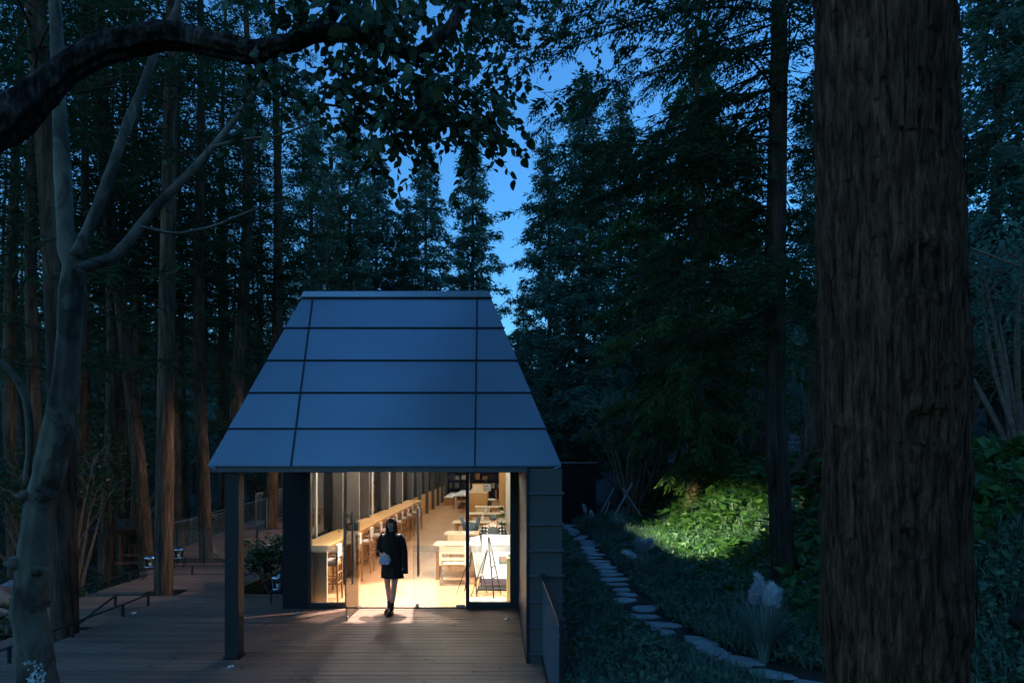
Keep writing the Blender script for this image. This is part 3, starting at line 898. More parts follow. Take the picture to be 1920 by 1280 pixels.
# ---- dark trunk on the bank with long boughs reaching left over the garden
def bough_tree():
    x, y = 5.47, 11.7
    t = empty('dark_cedar', (x, y, gz(x, y)), 0, 'dark cedar right of the lit bank, its long boughs hanging over the garden', 'tree')
    rng = np.random.default_rng(9)
    zs = np.concatenate([np.linspace(4.4, 12.8, 84), np.linspace(5, 12, 30)])
    def azf(k, r):
        if k < 84: return math.pi + r.normal(.0, .62)
        return r.uniform(-1.2, 1.2)
    def lenf(z, k, r):
        u = (z - 4.2) / 8.3
        return (2.2 + 3.7 * math.sin(max(0, min(1, u * 1.1)) * math.pi * .62)) * r.uniform(.5, 1.05) if k < 84 else r.uniform(1.4, 3.4)
    cr, wd = conifer(19, zs, lenf, .04, .16, 10, .70, 16, .15, .020, .34, .009, azf, .05, wild=.35)
    cr.build('crown', M['leaf_cedar'], t)
    tr = MB()
    trunk_tube(tr, [(.03, 0, -.4), (0, 0, 0), (-.08, 0, 1.6), (-.16, .02, 3.2), (-.17, 0, 6), (-.1, 0, 10), (-.1, 0, 14)], [.26, .215, .20, .185, .18, .15, .10], 31, 28, .09, .12, flare=.12)
    # healed scar and the dead vine on its left side
    trunk_tube(tr, [(-.36, -.16, 2.65), (-.345, -.14, 2.3), (-.30, -.13, 1.9)], [.03, .085, .05], 3, 10, .1, .08)
    trunk_tube(tr, [(-.20, -.2, 1.7), (-.24, -.21, 2.6), (-.27, -.20, 3.3), (-.23, -.2, 4.0), (-.28, -.18, 4.6)], [.03, .028, .026, .022, .015], 4, 8, .1, .1)
    tr.add(np.concatenate(wd.v), np.concatenate(wd.q))
    tr.build('trunk', M['bark_dark'], t, True)
bough_tree()

# ---- root-flared trunk behind the great trunk
def flared():
    x, y = 8.05, 15.2
    t = empty('root_flared_cedar', (x, y, gz(x, y) - .1), 0, 'cedar with flaring roots on the bank, mostly behind the great trunk', 'tree')
    tr = MB(); trunk_tube(tr, [(0, 0, -.5), (0, 0, .4), (.1, 0, 2), (.2, 0, 6), (.2, 0, 14)], [.62, .50, .40, .33, .2], 41, 30, .12, .12, flare=.4)
    for a in (2.6, 3.2, 3.9, 4.6, 5.4):
        trunk_tube(tr, [(.35 * math.cos(a), .35 * math.sin(a), .75), (.65 * math.cos(a), .65 * math.sin(a), .15), (1.1 * math.cos(a), 1.1 * math.sin(a), -.45 if math.cos(a) < 0 else -.1)], [.13, .12, .05], int(a * 10), 10, .1, .1)
    tr.build('trunk', M['bark_cedar'], t, True)
    zs = np.linspace(4.5, 16, 46)
    cr, wd = conifer(43, zs, lambda z, k, r: 2.6 * r.uniform(.6, 1.1), .05, .2, 8, .6, 12, .16, .018, .25)
    cr.build('crown', M['leaf_cedar'], t)
flared()

# ---- the great trunk in the foreground, with real bark relief
def great_trunk():
    Yt = 3.6
    xb = (1688 - CX) / F * Yt
    zg = gz(xb, Yt)
    t = empty('great_cedar', (xb, Yt, zg), 0, 'huge near cedar trunk with fibrous brown bark on the right', 'tree')
    na, nh, Ht = 300, 560, 8.5
    a = np.linspace(0, 1, na, endpoint=False); h = np.linspace(0, 1, nh)
    A, Hh = np.meshgrid(a, h, indexing='ij')
    z = Hh * Ht - .3
    warp = .025 * (vnoise(A, Hh, 9, 30, 1) - .5) + .012 * (vnoise(A, Hh, 22, 60, 2) - .5)
    ridg = np.abs(vnoise(A + warp, Hh, 46, 30, 3) - .5) * 2
    ridg2 = np.abs(vnoise(A + warp * 1.5, Hh, 110, 90, 4) - .5) * 2
    plates = vnoise(A + warp, Hh, 30, 44, 5)
    rr = .352 * (1 + .30 * np.exp(-(z + .3) / .5) * (.8 + .4 * np.sin(A * 2 * np.pi * 5 + 1))) * (1 - .012 * z)
    rr = rr + .010 * (vnoise(A, Hh, 5, 10, 6) - .5) * 4 + .026 * ridg ** .7 + .010 * ridg2 + .022 * np.floor(plates * 3) / 3
    # knots facing the viewer
    for (ka, kz, kr, dep) in ((.735, 3.55, .13, .05), (.74, 2.72, .11, .05), (.69, 2.1, .08, .03), (.78, 3.0, .06, -.02)):
        da = ((A - ka + .5) % 1 - .5) * 2 * np.pi * .37
        q = np.sqrt(da ** 2 + ((z + zg) - kz) ** 2) / kr
        rr = rr - dep * np.exp(-q ** 4) + .022 * np.exp(-((q - 1.15) / .28) ** 2)
    cx = -.095 * (z / 5) ** 1.0
    ang = A * 2 * np.pi
    V = np.stack([cx + rr * np.cos(ang), rr * np.sin(ang), z], -1).reshape(-1, 3)
    i, j = np.meshgrid(np.arange(na), np.arange(nh - 1), indexing='ij'); i, j = i.ravel(), j.ravel(); i2 = (i + 1) % na
    Q = np.stack([i * nh + j, i2 * nh + j, i2 * nh + j + 1, i * nh + j + 1], 1)
    mb = MB().add(V, Q)
    rng = np.random.default_rng(5)
    # loose strips of bark standing off the surface
    for _ in range(150):
        an = rng.uniform(math.pi * .95, math.pi * 2.05); z0 = rng.uniform(.4, 6.2); ln = rng.uniform(.12, .6)
        r0 = .392 * (1 - .012 * z0); w = rng.uniform(.008, .03)
        o = -.095 * (z0 / 5)
        pts = []
        lift = rng.uniform(.004, .035)
        for q in np.linspace(0, 1, 5):
            ra = r0 + lift * q ** 2 + .004
            for sgn in (-1, 1):
                aa = an + sgn * w * (1 - .6 * q) / r0 + .02 * math.sin(q * 3)
                pts.append((o + ra * math.cos(aa), ra * math.sin(aa), z0 + (ln * q if rng.random() < 2 else -ln * q)))
        mb.add(pts, [(2 * q, 2 * q + 1, 2 * q + 3, 2 * q + 2) for q in range(4)])
    mb.build('trunk', M['bark_great'], t, True)
    zs = np.linspace(6.6, 8.3, 14)
    cr, wd = conifer(51, zs, lambda z, k, r: r.uniform(1.5, 3.0), .1, .12, 7, .6, 12, .12, .013, .25)
    wd.build('branches', M['bark_cedar'], t)
    cr.build('crown', M['leaf_cedar'], t)
great_trunk()

# ---- pale smooth-barked tree on the left edge of the deck
def pale_tree():
    Y = 6.6
    pts = [(72, 1330), (70, 1280), (62, 1200), (52, 1140), (62, 1080), (66, 1020), (72, 960), (88, 900), (100, 850), (110, 800), (118, 740), (126, 680), (130, 620), (133, 560), (140, 505)]
    wid = [82, 70, 62, 62, 62, 58, 55, 56, 60, 56, 46, 44, 44, 46, 44]
    P0 = [at(x, y, Y) for x, y in pts]
    base = P0[0].copy(); base.z = -.6
    t = empty('pale_tree', base, 0, 'pale smooth-barked tree with knots and forking limbs at the left edge of the deck', 'tree')
    def loc(p): return tuple(p - base)
    tr = MB()
    rs = [w * .9 * Y / F / 2 for w in wid]
    trunk_tube(tr, [(0, 0, -.1)] + [loc(p) for p in P0], [rs[0] * 1.15] + rs, 61, 44, .05, .035, rough=.07)
    # knots and healed branch collars
    for (kx, ky, kr, dx) in ((48, 1052, .075, -.05), (100, 925, .07, -.02), (66, 928, .06, -.05), (84, 1068, .05, .02)):
        c = at(kx, ky, Y); tr.tube([loc(c + Vector((0, .02, 0))), loc(c + Vector((dx * .4, -.115, .0))), loc(c + Vector((dx * .7, -.165, .005))), loc(c + Vector((dx * .8, -.182, .008))), loc(c + Vector((dx * .75, -.160, .008)))], [kr * .9, kr * 1.05, kr * .85, kr * .62, kr * .45], 16)
    # limbs
    def limb(px, w, dy, seed, n=20):
        pp = []
        for i, (x, y) in enumerate(px):
            p = at(x, y, Y + dy * i / (len(px) - 1)); pp.append(loc(p))
        trunk_tube(tr, pp, [q * .74 * Y / F / 2 * (1 + .07 * math.sin(3.1 * i + seed)) for i, q in enumerate(w)], seed, n, .06, .05, rough=.09)
    limb([(140, 515), (128, 470), (122, 420), (118, 330), (112, 220), (108, 100), (100, -60), (95, -200)], [44, 44, 40, 38, 34, 30, 26, 20], .3, 62)
    limb([(146, 505), (175, 495), (210, 485), (235, 460), (262, 425), (300, 380), (350, 330), (400, 275), (440, 225), (480, 170), (520, 125)], [30, 28, 26, 25, 24, 23, 21, 18, 16, 13, 8], 1.2, 63, 16)
    limb([(140, 480), (165, 430), (190, 370), (215, 300), (240, 230), (268, 165), (290, 100), (330, 20), (350, -60)], [26, 26, 25, 24, 24, 23, 20, 16, 12], .9, 64, 16)
    limb([(50, 905), (56, 850), (56, 800), (50, 750), (36, 715), (12, 685), (-10, 672), (-60, 660)], [17, 17, 17, 17, 16, 16, 15, 12], -.3, 65, 14)
    limb([(400, 275), (450, 262), (520, 255), (600, 225), (680, 215)], [9, 8, 7, 5, 3], .6, 66, 8)
    limb([(262, 425), (330, 440), (400, 425), (470, 395), (560, 370)], [9, 8, 7, 5, 3], .8, 67, 8)
    tr.build('trunk', M['bark_pale'], t, True)
    # sparse leaves on the twigs
    rng = np.random.default_rng(4)
    lv = MB()
    for (cx, cyy, n, s) in ((330, 290, 10, 30), (420, 190, 14, 40), (150, 370, 8, 25), (110, 395, 8, 25), (600, 230, 30, 50), (560, 380, 18, 45), (640, 200, 40, 50), (480, 160, 20, 40)):
        c = np.array([at(cx + rng.normal(0, s), cyy + rng.normal(0, s * .6), Y + rng.uniform(.2, 1.2)) - base for _ in range(n)])
        leaf_quads(lv, c, np.c_[rng.normal(0, 1, (n, 2)), rng.normal(-.5, .4, n)], rng.normal(0, .6, (n, 3)) + [0, -.5, .8], rng.uniform(.08, .13, n), rng.uniform(.022, .034, n))
    lv.build('crown', M['leaf_broad'], t)
pale_tree()

# ---- great limb that arches in over the top left, with round leaves at its end
def over_limb():
    Y = 4.6
    base = Vector((-5.6, 4.2, gz(-5.6, 4.2)))
    t = empty('arching_tree', base, 0, 'rough dark limb arching across the top left, with rounded leaves at its tip', 'tree')
    def loc(p): return tuple(p - base)
    tr = MB()
    trunk_tube(tr, [(0, 0, -.3), (.0, 0, 1.5), (.1, .1, 3.4), (.35, .15, 4.6), (.55, .2, 5.6), (.6, .1, 8)], [.38, .33, .30, .28, .22, .12], 70, 26, .1, .15)
    pts = [(-420, 480), (-260, 400), (-120, 320), (0, 238), (60, 185), (130, 122), (220, 82), (320, 66), (410, 88), (475, 100), (540, 82), (600, 62), (660, 62), (720, 88), (795, 108)]
    wid = [150, 130, 112, 92, 78, 68, 64, 62, 58, 54, 46, 42, 36, 32, 28]
    yy = np.linspace(4.3, 5.4, len(pts))
    trunk_tube(tr, [loc(at(x, y, q)) for (x, y), q in zip(pts, yy)], [w * .74 * q / F / 2 * (1 + .10 * math.sin(i * 2.3)) for i, (w, q) in enumerate(zip(wid, yy))], 71, 40, .14, .03, rough=.34)
    trunk_tube(tr, [loc(at(x, y, 5.4)) for x, y in ((780, 106), (815, 78), (850, 48), (868, 10), (862, -40), (880, -120))], [.06, .055, .055, .05, .045, .03], 72, 18, .1, .04, rough=.3)
    trunk_tube(tr, [loc(at(x, y, 5.2)) for x, y in ((590, 68), (620, 30), (650, -20), (690, -90))], [.06, .06, .05, .03], 73, 12, .1, .06)
    trunk_tube(tr, [loc(at(x, y, 5.0)) for x, y in ((470, 105), (490, 120), (500, 150), (560, 190), (640, 200))], [.03, .028, .022, .016, .008], 74, 8, .1, .06)
    rng = np.random.default_rng(12)
    lv, tw = MB(), MB()
    def clump(cx, cyy, n, sx, sy, Yc, size):
        # leaves sit alternately along thin drooping twigs
        per = 11; nt = max(2, n // per); n = nt * per
        T0 = np.array([at(cx + rng.normal(0, sx), cyy + rng.normal(0, sy) - 14, Yc + rng.normal(0, .35)) - base for _ in range(nt)])
        td = np.c_[rng.normal(0, .8, (nt, 2)), rng.normal(-.35, .35, nt)]; td /= np.linalg.norm(td, axis=1)[:, None]
        tl = rng.uniform(.25, .60, nt) * size / .095
        uu = np.linspace(.08, 1, per)
        c = T0[:, None, :] + td[:, None, :] * (tl[:, None] * uu)[:, :, None]
        c[:, :, 2] -= .25 * tl[:, None] * uu ** 2
        for i in range(nt):
            tw.tube(np.concatenate([T0[i:i + 1], c[i, ::3], c[i, -1:]]), np.linspace(.006, .0022, 1 + len(c[i, ::3]) + 1), 4, cap=False)
        sd = np.cross(td, [0, 0, 1.0]); sd /= np.linalg.norm(sd, axis=1)[:, None] + 1e-9
        alt = np.where(np.arange(per) % 2, 1.0, -1.0)
        D = td[:, None, :] * .55 + sd[:, None, :] * alt[None, :, None] * .8 + rng.normal(0, .3, (nt, per, 3)) + [0, 0, -.45]
        c = c.reshape(-1, 3); D = D.reshape(-1, 3)
        D /= np.linalg.norm(D, axis=1)[:, None]
        N = rng.normal(0, .55, (n, 3)) + [0, -.75, .55]
        S = np.cross(D, N); S /= np.linalg.norm(S, axis=1)[:, None]
        up = np.cross(S, D)
        L = (size * rng.uniform(.65, 1.25, n))[:, None]
        prof = [(0, 0), (.16, .30), (.42, .40), (.72, .27), (1.0, 0)]
        ring = [(u, w) for u, w in prof] + [(u, -w) for u, w in prof[::-1][1:-1]]
        V = np.stack([c + D * L * u + S * L * w * .92 + up * L * (abs(w) * .18 - .10 * u * u) for u, w in ring], 1)
        base_i = np.arange(n)[:, None] * 8
        Q = np.concatenate([base_i + np.array([[0, 1, 2, 6]]) * 1, base_i + np.array([[0, 6, 7, 7]]) * 0 + base_i * 0, ], 0)[:n]
        f1 = base_i + np.array([[1, 2, 6, 7]]); f2 = base_i + np.array([[2, 3, 5, 6]])
        T = np.concatenate([base_i + np.array([[0, 1, 7]]), base_i + np.array([[3, 4, 5]])])
        lv.add(V.reshape(-1, 3), np.concatenate([f1, f2]), T)
    clump(800, 175, 420, 70, 48, 5.4, .10)
    clump(690, 165, 420, 75, 60, 5.2, .095)
    clump(850, 215, 130, 38, 30, 5.5, .095)
    clump(760, 240, 190, 60, 36, 5.4, .10)
    clump(880, 120, 520, 52, 75, 6.6, .075)
    clump(935, 70, 620, 45, 75, 7.0, .065)
    clump(860, 20, 300, 90, 26, 5.6, .095)
    clump(710, 10, 240, 60, 22, 5.0, .11)
    clump(600, 20, 240, 70, 30, 5.2, .10)
    clump(560, 170, 160, 90, 60, 5.4, .09)
    clump(640, 95, 160, 60, 36, 5.4, .09)
    clump(1010, 50, 700, 70, 65, 7.4, .06)
    clump(905, 225, 90, 22, 24, 5.6, .09)
    tr.build('trunk', M['bark_rough'], t, True)
    tag(tw.build('twigs', M['bark_rough'], t), kind='stuff')
    lv.build('crown', M['leaf_broad'], t)
over_limb()

# ---- broadleaf scrub: generic bushy thing
def bush(name, x, y, h, r, n, size, label, cat, group=None, leafm='leaf_shrub', stems=7, seed=0, z=None, stemm='shrub_stem', spread=1.0, zlow=.15, lwf=.3):
    rng = np.random.default_rng(seed)
    z = gz(x, y) if z is None else z
    t = empty(name, (x, y, z), 0, label, cat, group)
    st, lv = MB(), MB()
    tips = []
    for i in range(stems):
        a = rng.uniform(0, 6.28); rr = r * rng.uniform(.3, 1) * spread
        tip = np.array([rr * math.cos(a), rr * math.sin(a), h * rng.uniform(.7, 1)])
        mid = tip * .5 + rng.normal(0, .05 * h, 3); mid[2] = tip[2] * .5
        b0 = np.array([rng.normal(0, .06 * r), rng.normal(0, .06 * r), -.08])
        trunk_tube(st, [b0, mid * .6, mid, tip], [.012 * h + .008, .010 * h + .006, .008 * h + .004, .003], seed * 50 + i, 6, .05, max(.1, h * .08))
        for q in range(3):
            u = rng.uniform(.35, .9); s0 = mid * (1 - u) + tip * u
            e = s0 + np.array([rng.normal(0, .35 * r), rng.normal(0, .35 * r), rng.uniform(0, .25) * h])
            st.tube([s0, (s0 + e) / 2 + [0, 0, .03 * h], e], [.005 * h + .002, .004 * h + .001, .002], 4, cap=False)
            tips += [e, (s0 + e) / 2]
        tips += [tip, mid * .3 + tip * .7]
    tips = np.array(tips)
    c = tips[rng.integers(0, len(tips), n)] + rng.normal(0, .16 * r, (n, 3)) * [1, 1, .8]
    c[:, 2] = np.clip(c[:, 2], zlow * h, None)
    D = c * [1, 1, .15] + rng.normal(0, .5 * r, (n, 3))
    leaf_quads(lv, c, D, rng.normal(0, .45, (n, 3)) + [0, 0, 1], size * rng.uniform(.6, 1.3, n), size * lwf * rng.uniform(.7, 1.2, n))
    st.build('stem', M[stemm], t, True)
    lv.build('foliage', M[leafm], t)
    return t
bush('rhododendron', -4.62, 12.9, 1.45, .75, 1500, .14, 'leafy green rhododendron in the bed beside the black wall', 'shrub', None, 'leaf_shrub', 9, 3, -.55, lwf=.2)
bush('young_tree', -9.3, 13.3, 3.4, 1.5, 1700, .10, 'young leafy tree with thin stems behind the low rail', 'shrub', None, 'leaf_broad', 8, 4, -.7, 'shrub_stem', .8, .35)
bush('understory_shrub', -11.5, 15.5, 3.6, 2.2, 2600, .12, 'dense dark shrub at the far left of the wood', 'shrub', 'shrubs under the left wood', 'leaf_broad', 10, 5)
bush('understory_shrub', -9.2, 24, 3.2, 2.4, 2600, .13, 'dark shrub deep between the cedars', 'shrub', 'shrubs under the left wood', 'leaf_broad', 10, 6)
bush('understory_shrub', -14.5, 24, 4.2, 3.0, 2800, .15, 'tall dark shrub behind the red timber frame', 'shrub', 'shrubs under the left wood', 'leaf_broad', 10, 7)
bush('understory_shrub', -21, 31, 5, 4, 2800, .2, 'big dark shrub at the back of the left wood', 'shrub', 'shrubs under the left wood', 'leaf_broad', 10, 8)
bush('understory_shrub', -13, 36, 4.6, 4, 2800, .2, 'dark shrub far back behind the mesh railing', 'shrub', 'shrubs under the left wood', 'leaf_broad', 10, 9)
bush('understory_shrub', -17.5, 19.5, 3.4, 2.6, 2600, .13, 'dark shrub left of the cedars by the rocks', 'shrub', 'shrubs under the left wood', 'leaf_broad', 10, 10)
# multi-stemmed shrub held by stakes
bush('staked_shrub', 6.1, 27.6, 5.6, 2.5, 3600, .15, 'tall twiggy multi-stemmed shrub held up by stakes', 'shrub', None, 'leaf_spire', 22, 14, None, 'shrub_stem', .85, .30)
bush('staked_shrub', 8.2, 29.5, 4.6, 2.0, 2400, .15, 'second twiggy shrub behind the stakes', 'shrub', None, 'leaf_cover', 16, 15, None, 'shrub_stem', .8, .25)
for i, (x, y, h, r, lab) in enumerate([(9.8, 24, 2.4, 1.6, 'leafy shrub on top of the bank behind the weeping cedar'), (11.5, 27, 3.0, 2.0, 'shrub high on the bank right of the weeping cedar'),
                                       (12.2, 16.5, 3.0, 1.9, 'shrub right of the great trunk, up on the bank'), (14, 19, 4.2, 2.6, 'tall shrub at the right edge above the bank'),
                                       (10.4, 12.2, 4.6, 2.2, 'spreading leafy shrub at the right edge'), (7.0, 33, 3.5, 2.4, 'bush behind the black wing'), (11.5, 36, 4, 3, 'bush far behind the staked shrub'), (16, 33, 4, 3, 'bush far back on the plateau'),
                                       (7.4, 29.5, 2.2, 1.6, 'bush behind the stakes at the end of the garden')]):
    bush('bank_shrub', x, y, h, r, 2200, .13, lab, 'shrub', 'shrubs on the bank', ('leaf_cover', 'leaf_spire', 'leaf_broad')[i % 3], 12, 30 + i)
# ------------------------------------------------------------------ garden on the right
def in_path(x, y):
    c = np.interp(y, PY, PX)
    return np.abs(x - c) < .40
PY = [7.0, 8.3, 9.3, 10.3, 11.3, 13, 15, 18, 22, 29]
PX = [4.3, 3.68, 3.15, 2.85, 2.72, 2.76, 2.82, 2.95, 3.08, 3.15]

def stones():
    rng = np.random.default_rng(3)
    var = []
    for k in range(6):
        n = 18
        a = np.linspace(0, 2 * np.pi, n, endpoint=False)
        r = 1 + .16 * np.sin(2 * a + rng.uniform(0, 6)) + .09 * np.sin(3 * a + rng.uniform(0, 6)) + rng.normal(0, .045, n)
        L = []
        V = []
        for z, s in ((-.06, .96), (.012, 1.0), (.030, .95), (.034, .6)):
            V.append(np.stack([.36 * r * s * np.cos(a), .20 * r * s * np.sin(a), np.full(n, z) + (rng.normal(0, .003, n) if z > 0 else 0)], 1))
        V = np.concatenate(V + [np.array([[0, 0, .036]])])
        Q = [(i * n + j, i * n + (j + 1) % n, (i + 1) * n + (j + 1) % n, (i + 1) * n + j) for i in range(3) for j in range(n)]
        T = [(3 * n + j, 3 * n + (j + 1) % n, 4 * n) for j in range(n)]
        var.append(MB().add(V, Q, T).mesh('stepping_stone', M['terrace_stone'], True))
    y = 7.75; i = 0
    while y < 28.5:
        x = float(np.interp(y, PY, PX)) + rng.normal(0, .10)
        o = obj('stepping_stone', var[i % 6])
        o.location = (x, y, gz(x, y) + .0); o.rotation_euler = (rng.normal(0, .02), rng.normal(0, .02), rng.normal(0, .25) - (.45 if y < 10.5 else 0))
        s = rng.uniform(.66, 1.08) * (1.12 if i == 1 else 1); o.scale = (s, s, 1)
        lab = {0: 'pale stepping stone at the bottom edge of the garden path', 1: 'large pale stepping stone in front of the big pampas grass', 2: 'pale stepping stone left of the big pampas grass'}.get(i, 'flat pale stepping stone in the winding row through the garden')
        tag(o, lab, 'stepping stone', 'stepping stones of the garden path')
        y += .52 + rng.uniform(-.06, .16); i += 1
stones()

def cover():
    rng = np.random.default_rng(6)
    # leafy ground cover near the path and on the flat
    def scatter(n, x0, x1, y0, y1, dens=None, keep=None):
        x = rng.uniform(x0, x1, n)
        u = rng.random(n); y = y0 * (y1 / y0) ** u                  # denser near the viewer
        ok = ~in_path(x, y) if keep is None else keep(x, y)
        ok &= ~((x < .95) & (y > 7.6)) & ~((x < .66) & (y < 7.8)) & ~((x < 4.9) & (y > 29.4))
        return x[ok], y[ok]
    mb = MB()
    x, y = scatter(74000, .6, 6.5, 4.0, 30)
    cl = .5 + .5 * np.sin(x * 3.1 + np.sin(y * 1.7) * 2) * np.cos(y * 2.3 + np.sin(x * 2.1))
    h = (.05 + .30 * cl * rng.random(len(x)) ** .7) * (.35 + .65 * np.clip(np.abs(x - np.interp(y, PY, PX)) / .9, 0, 1))
    P = np.stack([x, y, g(x, y) + h], 1)
    D = np.c_[rng.normal(0, 1, (len(x), 2)), rng.normal(.25, .45, len(x))]
    sz = rng.uniform(.05, .12, len(x)) * (1 + .02 * y)
    leaf_quads(mb, P, D, rng.normal(0, .4, (len(x), 3)) + [0, 0, 1], sz, sz * .26)
    tag(mb.build('ground_cover', M['leaf_cover']), 'dark leafy ground cover on both sides of the stepping stones', 'ground cover', kind='stuff')
    mb = MB()
    x, y = scatter(36000, .9, 7.5, 6.0, 31)
    L = rng.uniform(.14, .40, len(x))
    P = np.stack([x, y, g(x, y)], 1)
    D = np.c_[rng.normal(0, .42, (len(x), 2)), np.ones(len(x))]
    leaf_quads(mb, P, D, np.c_[rng.normal(0, 1, (len(x), 2)), np.zeros(len(x))], L, np.full(len(x), .005) * (1 + .05 * y))
    tag(mb.build('tall_grass', M['grass_blue']), 'thin bluish grass blades standing among the garden plants', 'grass', kind='stuff')
    mb = MB()
    def kb(x, y):
        toe = 5.0 + .10 * np.clip(y - 12, -6, 20)
        return x > toe - .5
    x, y = scatter(62000, 4.6, 13, 8, 34, keep=kb)
    cl = .5 + .5 * np.sin(x * 2.7 + np.sin(y * 1.3) * 2) * np.cos(y * 1.9 + np.sin(x * 1.7))
    kk = cl + rng.normal(0, .12, len(x)) > .30
    x, y, cl = x[kk], y[kk], cl[kk]
    P = np.stack([x, y, g(x, y) + .02 + .42 * cl ** 2 * rng.random(len(x))], 1)
    D = np.c_[rng.normal(-.5, .8, len(x)), rng.normal(-.3, .8, len(x)), rng.normal(.1, .4, len(x))]
    sz = (.06 + .24 * rng.random(len(x)) ** 2) * (1 + .012 * y)
    leaf_quads(mb, P, D, rng.normal(0, .4, (len(x), 3)) + [-.3, -.2, 1], sz, sz * .32)
    tag(mb.build('bank_cover', M['leaf_bank']), 'bright green creeping leaves covering the lamplit bank', 'ground cover', kind='stuff')
    # forest floor litter and ferns on the left
    mb = MB()
    n = 26000
    x = rng.uniform(-26, -3.9, n); y = 7 * (45 / 7) ** rng.random(n)
    ok = ~((x > -7.95) & (y < 14.1)) | ((x > -5.1) & (y > 11.9) & (x < -3.85))
    ok &= ~((x > -9.2) & (y > 14) & (y < 19))
    x, y = x[ok], y[ok]; n = len(x)
    P = np.stack([x, y, g(x, y) + .02 + .3 * rng.random(n) ** 2], 1)
    sz = rng.uniform(.08, .2, n) * (1 + .02 * y)
    leaf_quads(mb, P, np.c_[rng.normal(0, 1, (n, 2)), rng.normal(.2, .4, n)], rng.normal(0, .4, (n, 3)) + [0, 0, 1], sz, sz * .25)
    tag(mb.build('forest_undergrowth', M['leaf_broad']), 'low dark undergrowth on the floor of the left wood', 'undergrowth', kind='stuff')
cover()

def pampas(x, y, h, n, plumes, ph, label, seed, group='pampas grasses'):
    rng = np.random.default_rng(seed)
    t = empty('pampas_grass', (x, y, gz(x, y)), 0, label, 'ornamental grass', group)
    bl = MB()
    for _ in range(n):
        a = rng.uniform(0, 6.28); L = h * rng.uniform(.6, 1.1); lean = rng.uniform(.1, .75)
        d = np.array([math.cos(a), math.sin(a), 0]); s = np.array([-d[1], d[0], 0]) * rng.uniform(.005, .010)
        b0 = d * rng.uniform(0, .07)
        u = np.linspace(0, 1, 6)[:, None]
        c = b0 + d * L * lean * u ** 1.9 + np.array([0, 0, 1.0]) * L * (u - .38 * lean * u ** 3.2)
        w = (1 - u ** 2.5) * 1.0 + .05
        V = np.stack([c - s * w, c + s * w], 1).reshape(-1, 3)
        bl.add(V, [(2 * i, 2 * i + 1, 2 * i + 3, 2 * i + 2) for i in range(5)])
    bl.build('blades', M['pampas_blade'], t)
    for (dx, dy, top, pl) in plumes:
        p = MB()
        foot = np.array([dx * .15, dy * .15, 0.0]); tipb = np.array([dx, dy, top - pl]); tip = np.array([dx * 1.18, dy * 1.18, top])
        p.tube([foot, foot * .4 + tipb * .6 + [0, 0, .02], tipb], .004, 5, cap=False)
        m = 800
        u = rng.random(m)
        ax = tip - tipb
        rad = ph * .62 * np.sin(np.clip(u * .93 + .07, 0, 1) * np.pi) ** .8 * (1.1 - .4 * u)
        an = rng.uniform(0, 6.28, m); rr = rad * np.sqrt(rng.random(m))
        P = tipb + ax * u[:, None] + np.stack([rr * np.cos(an), rr * np.sin(an), np.zeros(m)], 1)
        P = P + np.outer((u * 1.1) ** 2, np.array([rng.normal(0, .05), rng.normal(0, .05), -.02])) * ph / .06
        D = np.stack([np.cos(an) * .7, np.sin(an) * .7, np.full(m, .9)], 1) + rng.normal(0, .35, (m, 3))
        leaf_quads(p, P, D, rng.normal(0, 1, (m, 3)), rng.uniform(.04, .10, m) * ph / .06, rng.uniform(.0025, .0045, m) * ph / .06)
        p.build('plume', M['plume'], t)
    return t
pampas(3.80, 8.75, 1.05, 460, [(-.16, -.02, 1.13, .30), (-.02, .05, 1.27, .34), (.10, -.03, 1.16, .32), (.17, .04, 1.06, .30), (.02, -.05, 1.10, .28)], .062, 'largest pampas grass with tall white plumes beside the near stepping stones', 1)
pampas(3.62, 15.4, .75, 160, [(-.22, 0, .62, .20), (0, .05, .92, .26), (.16, 0, .95, .28), (.06, -.04, .86, .26)], .10, 'smaller pampas grass with three white plumes halfway along the path', 2)
pampas(3.75, 25.2, .95, 260, [(-.15, 0, 1.15, .35), (.1, 0, .9, .3)], .07, 'rounded grass tuft beside the black wing at the end of the path', 3)
pampas(4.6, 23.4, .9, 200, [(.0, 0, .55, .3), (.2, .1, .5, .25)], .06, 'low grass tuft with pale seed heads right of the path end', 4)
for i, (x, y, h) in enumerate([(1.8, 20.0, .7), (4.3, 18.2, .7), (2.1, 16.2, .6), (4.4, 20.6, .75), (1.5, 24.5, .8), (5.2, 25.6, .8)]):
    pampas(x, y, h, 130, [], .05, 'plain tuft of long grass beside the garden path', 10 + i, 'plain grass tufts by the path')

def broad_plant(x, y, s, seed):
    rng = np.random.default_rng(seed)
    t = empty('broad_leaf_plant', (x, y, gz(x, y)), 0, 'low plant with broad glossy leaves on the lamplit bank', 'plant', 'broad-leaved plants on the bank')
    lv, st = MB(), MB()
    for k in range(14):
        a = rng.uniform(0, 6.28); L = s * rng.uniform(.5, 1); d = np.array([math.cos(a), math.sin(a), 0])
        b0 = d * s * .55 * rng.random() + [0, 0, s * rng.uniform(.5, 1.2)]
        st.tube([(0, 0, 0), b0 * .5 + [0, 0, .05], b0], .006, 4, cap=False)
        leaf_quads(lv, b0[None], (d * .9 + [0, 0, rng.uniform(-.4, .3)])[None], (np.array([0, 0, 1.0]) + rng.normal(0, .25, 3))[None], np.array([L]), np.array([L * .30]))
    tag(lv.build('leaf_blades', M['leaf_bank'], t), kind='stuff'); st.build('stem', M['leaf_bank'], t)
rg = random.Random(5)
for i in range(90):
    y = rg.uniform(13, 25); toe = 5.0 + .10 * (y - 12)
    broad_plant(toe + rg.uniform(.4, 3.2), y, rg.uniform(.25, .62), 100 + i)

